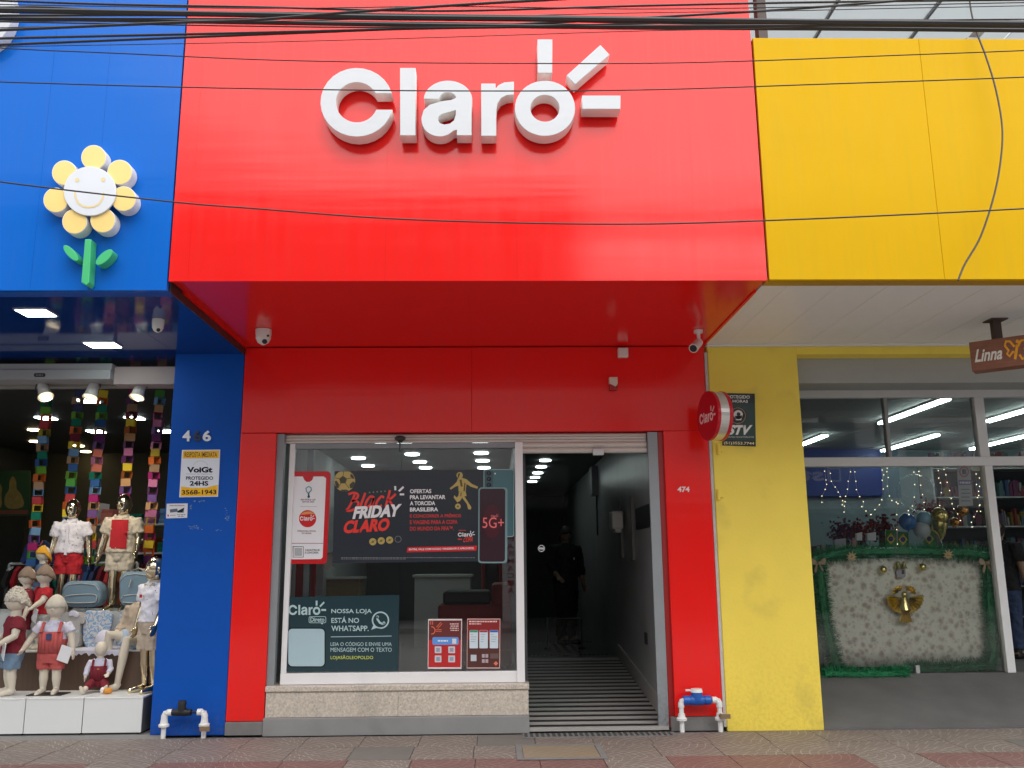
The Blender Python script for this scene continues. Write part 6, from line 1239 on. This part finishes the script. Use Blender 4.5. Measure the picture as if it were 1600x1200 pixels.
# curtain of little lights
BULB = pm('fairy_bulb', (1, .82, .52), emit=1.6, var=0); WIRE = pm('clear_wire', (.32, .30, .28), .4)
t = thing('string_light_curtain', 'curtain of tiny warm lights hanging on thin wires inside the yellow shop window', 'string lights', P(1400, 735, YG+.06)); random.seed(21)
for pts in ([(1289,731),(1290,750),(1291,760),(1285,775),(1283,788)], [(1296,735),(1299,752),(1308,765),(1314,776),(1318,786),(1320,800)], [(1329,732),(1326,752),(1324,770),(1319,784),(1314,790)], [(1334,732),(1337,752),(1341,771),(1349,784),(1348,795),(1361,804)], [(1379,732),(1380,742),(1379,756),(1378,781),(1371,792),(1361,804)], [(1387,730),(1387,737),(1387,752),(1389,775),(1397,784),(1402,787),(1400,815),(1402,850)], [(1426,731),(1430,757),(1427,785),(1420,798),(1419,806)], [(1434,735),(1437,743),(1440,766),(1444,785),(1442,800)], [(1466,731),(1468,747),(1471,760),(1467,790)], [(1474,731),(1478,742),(1481,760),(1487,779),(1488,791),(1496,803),(1503,817)], [(1531,742),(1531,760),(1527,772),(1530,790),(1525,803),(1519,816),(1518,826)], [(1524,735),(1526,757),(1530,782),(1531,799)]):
    pw = catmull([P(x, y, YG+.07) for x, y in pts], 6); st = obj('light_wire', MB().tube(pw, .0016, 4, caps=False), WIRE, t)
    mb = MB()
    for k in range(2, len(pw), 4): mb.ball(pw[k]+Vector((random.uniform(-.01, .01), 0, 0)), .0052, 6, 4)
    obj('bulb', mb, BULB, st)
# notices on the glass
t = tag(plate('prohibition_notice', [(1495,729),(1516,729),(1520.5,790),(1499,791)], YG+.02, .002, ink(150, 152, 156)), 'tall pale notice with a red prohibition ring hanging inside the glass by the white post', 'notice'); e2 = YG+.0185
print_('ring', [holed(circ(1506.5, 737, 7.6, 24, 8.5), circ(1506.5, 737, 5.8, 24, 6.6)[::-1])], e2, ink(170, 60, 60), t); print_('figure', [box_px(1503.5, 733, 1509.5, 741)], e2, ink(40, 44, 50), t); print_('purple_band', [[(1497.5,750),(1518,750),(1519,757.5),(1498,758)]], e2, ink(104, 96, 140), t); fine_print(1499.5, 752.5, 1516, 755.5, e2-.001, ink(190, 188, 206), t)
for k in range(4): print_('text_line', [box_px(1502, 764+k*6, 1515+(k % 2)*1.5, 765.3+k*6)], e2, ink(100, 102, 110), t)
tag(plate('small_notice', [(1517,729),(1534,729),(1534.5,735.5),(1518,735.5)], YG+.03, .002, ink(196, 190, 170)), 'small cream sticker at the top of the glass by the white post', 'notice')
# goods inside
random.seed(31)
def shelves(x0, x1, Y, z0, z1, n, label, cols, dens=46):
    t = thing('shelf_unit', label, 'shelves', ((x0+x1)/2, Y, FZY), 0, 'shelf units inside the yellow shop'); frame = pm('shelf_metal', (.34, .36, .36), .5)
    obj('back_panel', MB().box(x0, x1, Y+.42, Y+.44, FZY, z1+.15), pm('shelf_back', (.05, .06, .07), .7), t)
    for x in (x0, x1-.03): obj('upright', MB().box(x, x+.03, Y, Y+.42, FZY, z1+.15), frame, t)
    for k in range(n):
        z = z0+(z1-z0)*k/(n-1); obj('shelf', MB().box(x0+.03, x1-.03, Y, Y+.42, z-.02, z), frame, t)
        for m_ in cols:
            mb = MB()
            for q in range(dens//len(cols)):
                x = random.uniform(x0+.05, x1-.12); w_, h = random.uniform(.03, .075), random.uniform(.05, (z1-z0)/(n-1)*.6); y = Y+random.uniform(.01, .1)
                (mb.box(x, x+w_, y, y+.1, z+.001, z+h) if random.random() < .6 else mb.tube([(x, y+.05, z+.001), (x, y+.05, z+h*.7), (x, y+.05, z+h)], [w_*.4, w_*.4, w_*.2], 8))
            o = obj('goods', mb, m_, t); o['kind'] = 'stuff'
gm_ = [pm('goods_%d' % i, c, .5, var=.2) for i, c in enumerate(((.12, .015, .015), (.02, .04, .09), (.20, .19, .18), (.015, .05, .03), (.13, .09, .02), (.08, .02, .05), (.04, .08, .10)))]
shelves(6.75, 9.6, 5.0, FZY+.35, 2.9, 6, 'tall shelves of small goods behind the white post at the right edge', gm_, 190)
shelves(XY+.1, XY+1.6, 6.8, FZY+.4, 1.95, 5, 'shelves of small goods at the left inside the yellow shop', gm_, 120)
shelves(XY+1.6, XY+3.1, 6.2, FZY+.4, 1.6, 4, 'shelves of goods in the middle behind the balloons', gm_, 130)
tbz = P(1400, 872, 2.0).z-.05
t = thing('goods_table', 'table behind the floral cloth loaded with small goods', 'table', (P(1400, 900, 2.2).x, 2.2, FZY)); xa, xb = P(1265, 880, 2.0).x, P(1550, 880, 2.0).x
obj('top', MB().box(xa, xb, 1.75, 2.7, tbz-.03, tbz), DESK, t)
for x in (xa+.03, xb-.08):
    for y in (1.8, 2.6): obj('leg', MB().box(x, x+.05, y, y+.05, FZY, tbz-.031), DESK, t)
FLW = [pm('flower_'+n_, c, .8, var=.3) for n_, c in (('red', (.20, .012, .02)), ('wine', (.10, .01, .02)), ('plum', (.07, .015, .06)))]
for i, (px, py, m_, lab) in enumerate(((1318, 830, FLW[2], 'bunch of dark plum artificial flowers on the left of the goods table'), (1345, 828, FLW[0], 'bunch of red artificial flowers in the middle of the goods table'), (1378, 822, FLW[1], 'tall bunch of dark wine flowers left of the flags'), (1455, 795, FLW[0], 'red artificial flowers behind the gold balloon'))):
    t = thing('flower_bunch', lab, 'flowers', P(px, 868, 2.25), 0, 'artificial flower bunches'); mb = MB(); c_ = P(px, py, 2.25)
    for k in range(240):
        q = c_+Vector((random.gauss(0, .085), random.gauss(0, .07), random.gauss(0, .065)-.02)); n1 = Vector((random.gauss(0, 1), -1.2, random.gauss(0, 1))).normalized(); a = n1.orthogonal().normalized()*.02; b2 = n1.cross(a)
        mb.add([q+a, q+b2, q-a, q-b2], [(0, 1, 2, 3)])
    obj('blossoms', mb, m_, t)['kind'] = 'stuff'; obj('vase', MB().tube([(c_.x, 2.25, tbz), (c_.x, 2.25, tbz+.06), (c_.x, 2.25, max(tbz+.09, c_.z-.06))], [.05, .07, .04], 12), DARK, t)
FG, FY_, FB = ink(30, 110, 50), ink(190, 170, 40), ink(30, 44, 110)
for x, y, a, lab in ((1392, 842, -.15, 'left small green and yellow flag standing on the goods table'), (1411, 843, .1, 'middle small green and yellow flag standing on the goods table'), (1452, 842, .0, 'right small green and yellow flag below the whitish balloon')):
    Yf = 1.95; t = thing('small_flag', lab, 'flag', P(x, 858, Yf), 0, 'small flags on the goods table')
    fl_ = plate('cloth', [(x-8,y-13),(x+8,y-12+a*10),(x+10,y+13),(x-9,y+12)], Yf, .004, FG, t); print_('diamond', [[(x,y-9),(x+7,y),(x,y+9),(x-7,y)]], Yf-.001, FY_, fl_); print_('globe', [circ(x, y, 4, 16)], Yf-.002, FB, fl_); obj('stick', MB().tube([P(x-8, y-15, Yf+.006), P(x-9, 864, Yf+.006)], .005, 6), WPL, t)
for x, y, w_, h, col, lab in ((1343, 838, 9, 13, (206, 204, 204), 'tilted white card on the goods table'), (1362, 838, 14, 13, (196, 196, 200), 'white paper sheet on the goods table beside the tilted card'), (1313, 850, 18, 18, (150, 150, 160), 'pale box with a wine heart on the left of the goods table'), (1335, 850, 6, 16, (190, 120, 130), 'pink bottle on the goods table')):
    Yq = 1.9; t = tag(plate('table_item', [(x-w_/2, y-h/2+2), (x+w_/2, y-h/2), (x+w_/2, y+h/2), (x-w_/2, y+h/2)], Yq, .05, ink(*col), None, .004), lab, 'goods')

# ---------------------------------------------------------------- across the street (seen only as reflections)
OW = pm('opposite_pale_wall', (.82, .82, .80), .7, var=.06); OB = pm('opposite_brown_wall', (.34, .30, .27), .7, var=.1); OG = pm('opposite_window_glass', (.03, .04, .05), .1); OS = pm('opposite_shop_dark', (.10, .10, .10), .5)
def opposite(x0, x1, bands, depth, label, nwin, wrows):
    t = thing('opposite_building', label, 'building', ((x0+x1)/2, -16.4, 0), 0, 'buildings across the street')
    for z0, z1, m_ in bands: obj('wall', MB().box(x0, x1, -16.4-depth, -16.4, z0, z1), m_, t)
    H_ = bands[-1][1]; obj('parapet', MB().box(x0, x1, -16.5-.2, -16.35, H_, H_+.3), OW, t); obj('awning', MB().box(x0+.3, x1-.3, -16.39, -15.2, 2.9, 3.02), OS, t)
    wm = mesh('window', MB().box(-.55, .55, -16.42, -16.36, 0, 1.3), OG)
    for z in wrows:
        for k in range(nwin): o = link('window', wm, t); o.location = Vector((x0+(x1-x0)*(k+.5)/nwin, 0, z))-ORG[t]
    for k in range(max(2, nwin//2)):
        a = x0+.5+(x1-x0-1)*k/max(2, nwin//2); o = obj('shop_opening', MB().box(a, a+(x1-x0-1)/max(2, nwin//2)-.4, -16.41, -16.37, .1, 2.6), OS, t)
opposite(-30, -12.5, [(0, 3.1, OB), (3.1, 8.5, OW)], 10, 'pale two storey building across the street to the left', 7, (4.2, 6.6))
opposite(-12.4, 2.2, [(0, 3.1, OS), (3.1, 6.6, OW), (6.6, 10.3, OB)], 10, 'tall brown and white building across the street facing the red shop', 6, (7.3, 9.2))
opposite(2.4, 12, [(0, 3.0, OS), (3.0, 7.4, OW)], 9, 'low white building across the street facing the yellow shop', 4, (4.6,))
opposite(12.2, 30, [(0, 3.1, OB), (3.1, 9.5, OW)], 10, 'pale building across the street to the right', 7, (4.3, 6.9))
# the vertical sign and the blue fascia that show up in the shop windows
a, b = P(788, 838, 2*.12+15.6), P(808, 930, 2*.12+15.6)
t = thing('vertical_sign_board', 'white vertical board with red letters standing across the street', 'sign', (a.x, -15.6, 0)); obj('board', MB().box(a.x-.06, b.x+.06, -15.66, -15.6, 0, a.z+.1), ink(226, 226, 228), t)
for i, ch in enumerate('FARMÁCIA'):
    zt = a.z-(a.z-b.z)*i/8; text(ch, 0, 0, 0, 0, -15.597, ink(170, 40, 50), t, mirror=True, world=((a.x+b.x)/2-.09, (a.x+b.x)/2+.09, zt-.14, zt))
a, b = P(1225, 700, 2*1.27+15.1), P(1408, 778, 2*1.27+15.1)
t = thing('opposite_blue_fascia', 'navy fascia board with white lettering across the street', 'shop sign', ((a.x+b.x)/2, -15.1, b.z)); obj('board', MB().box(a.x, b.x, -15.18, -15.1, b.z, a.z), pm('opposite_navy', (.02, .045, .30), .4), t)
wq = P(1250, 752, 17.64), P(1290, 734, 17.64); text('sto', 0, 0, 0, 0, -15.095, ink(226, 226, 230), t, mirror=True, world=(wq[0].x-.5, wq[1].x-.1, wq[0].z, wq[1].z)); wq2 = P(1293, 753, 17.64), P(1312, 731, 17.64)
obj('logo', MB().ring([(wq2[0].x, wq2[0].z), (wq2[1].x, wq2[0].z), (wq2[1].x, wq2[1].z), (wq2[0].x, wq2[1].z)], [(wq2[0].x+.05, wq2[0].z+.05), (wq2[1].x-.05, wq2[0].z+.05), (wq2[1].x-.05, wq2[1].z-.05), (wq2[0].x+.05, wq2[1].z-.05)], -15.1, -15.09), ink(226, 226, 230), t)
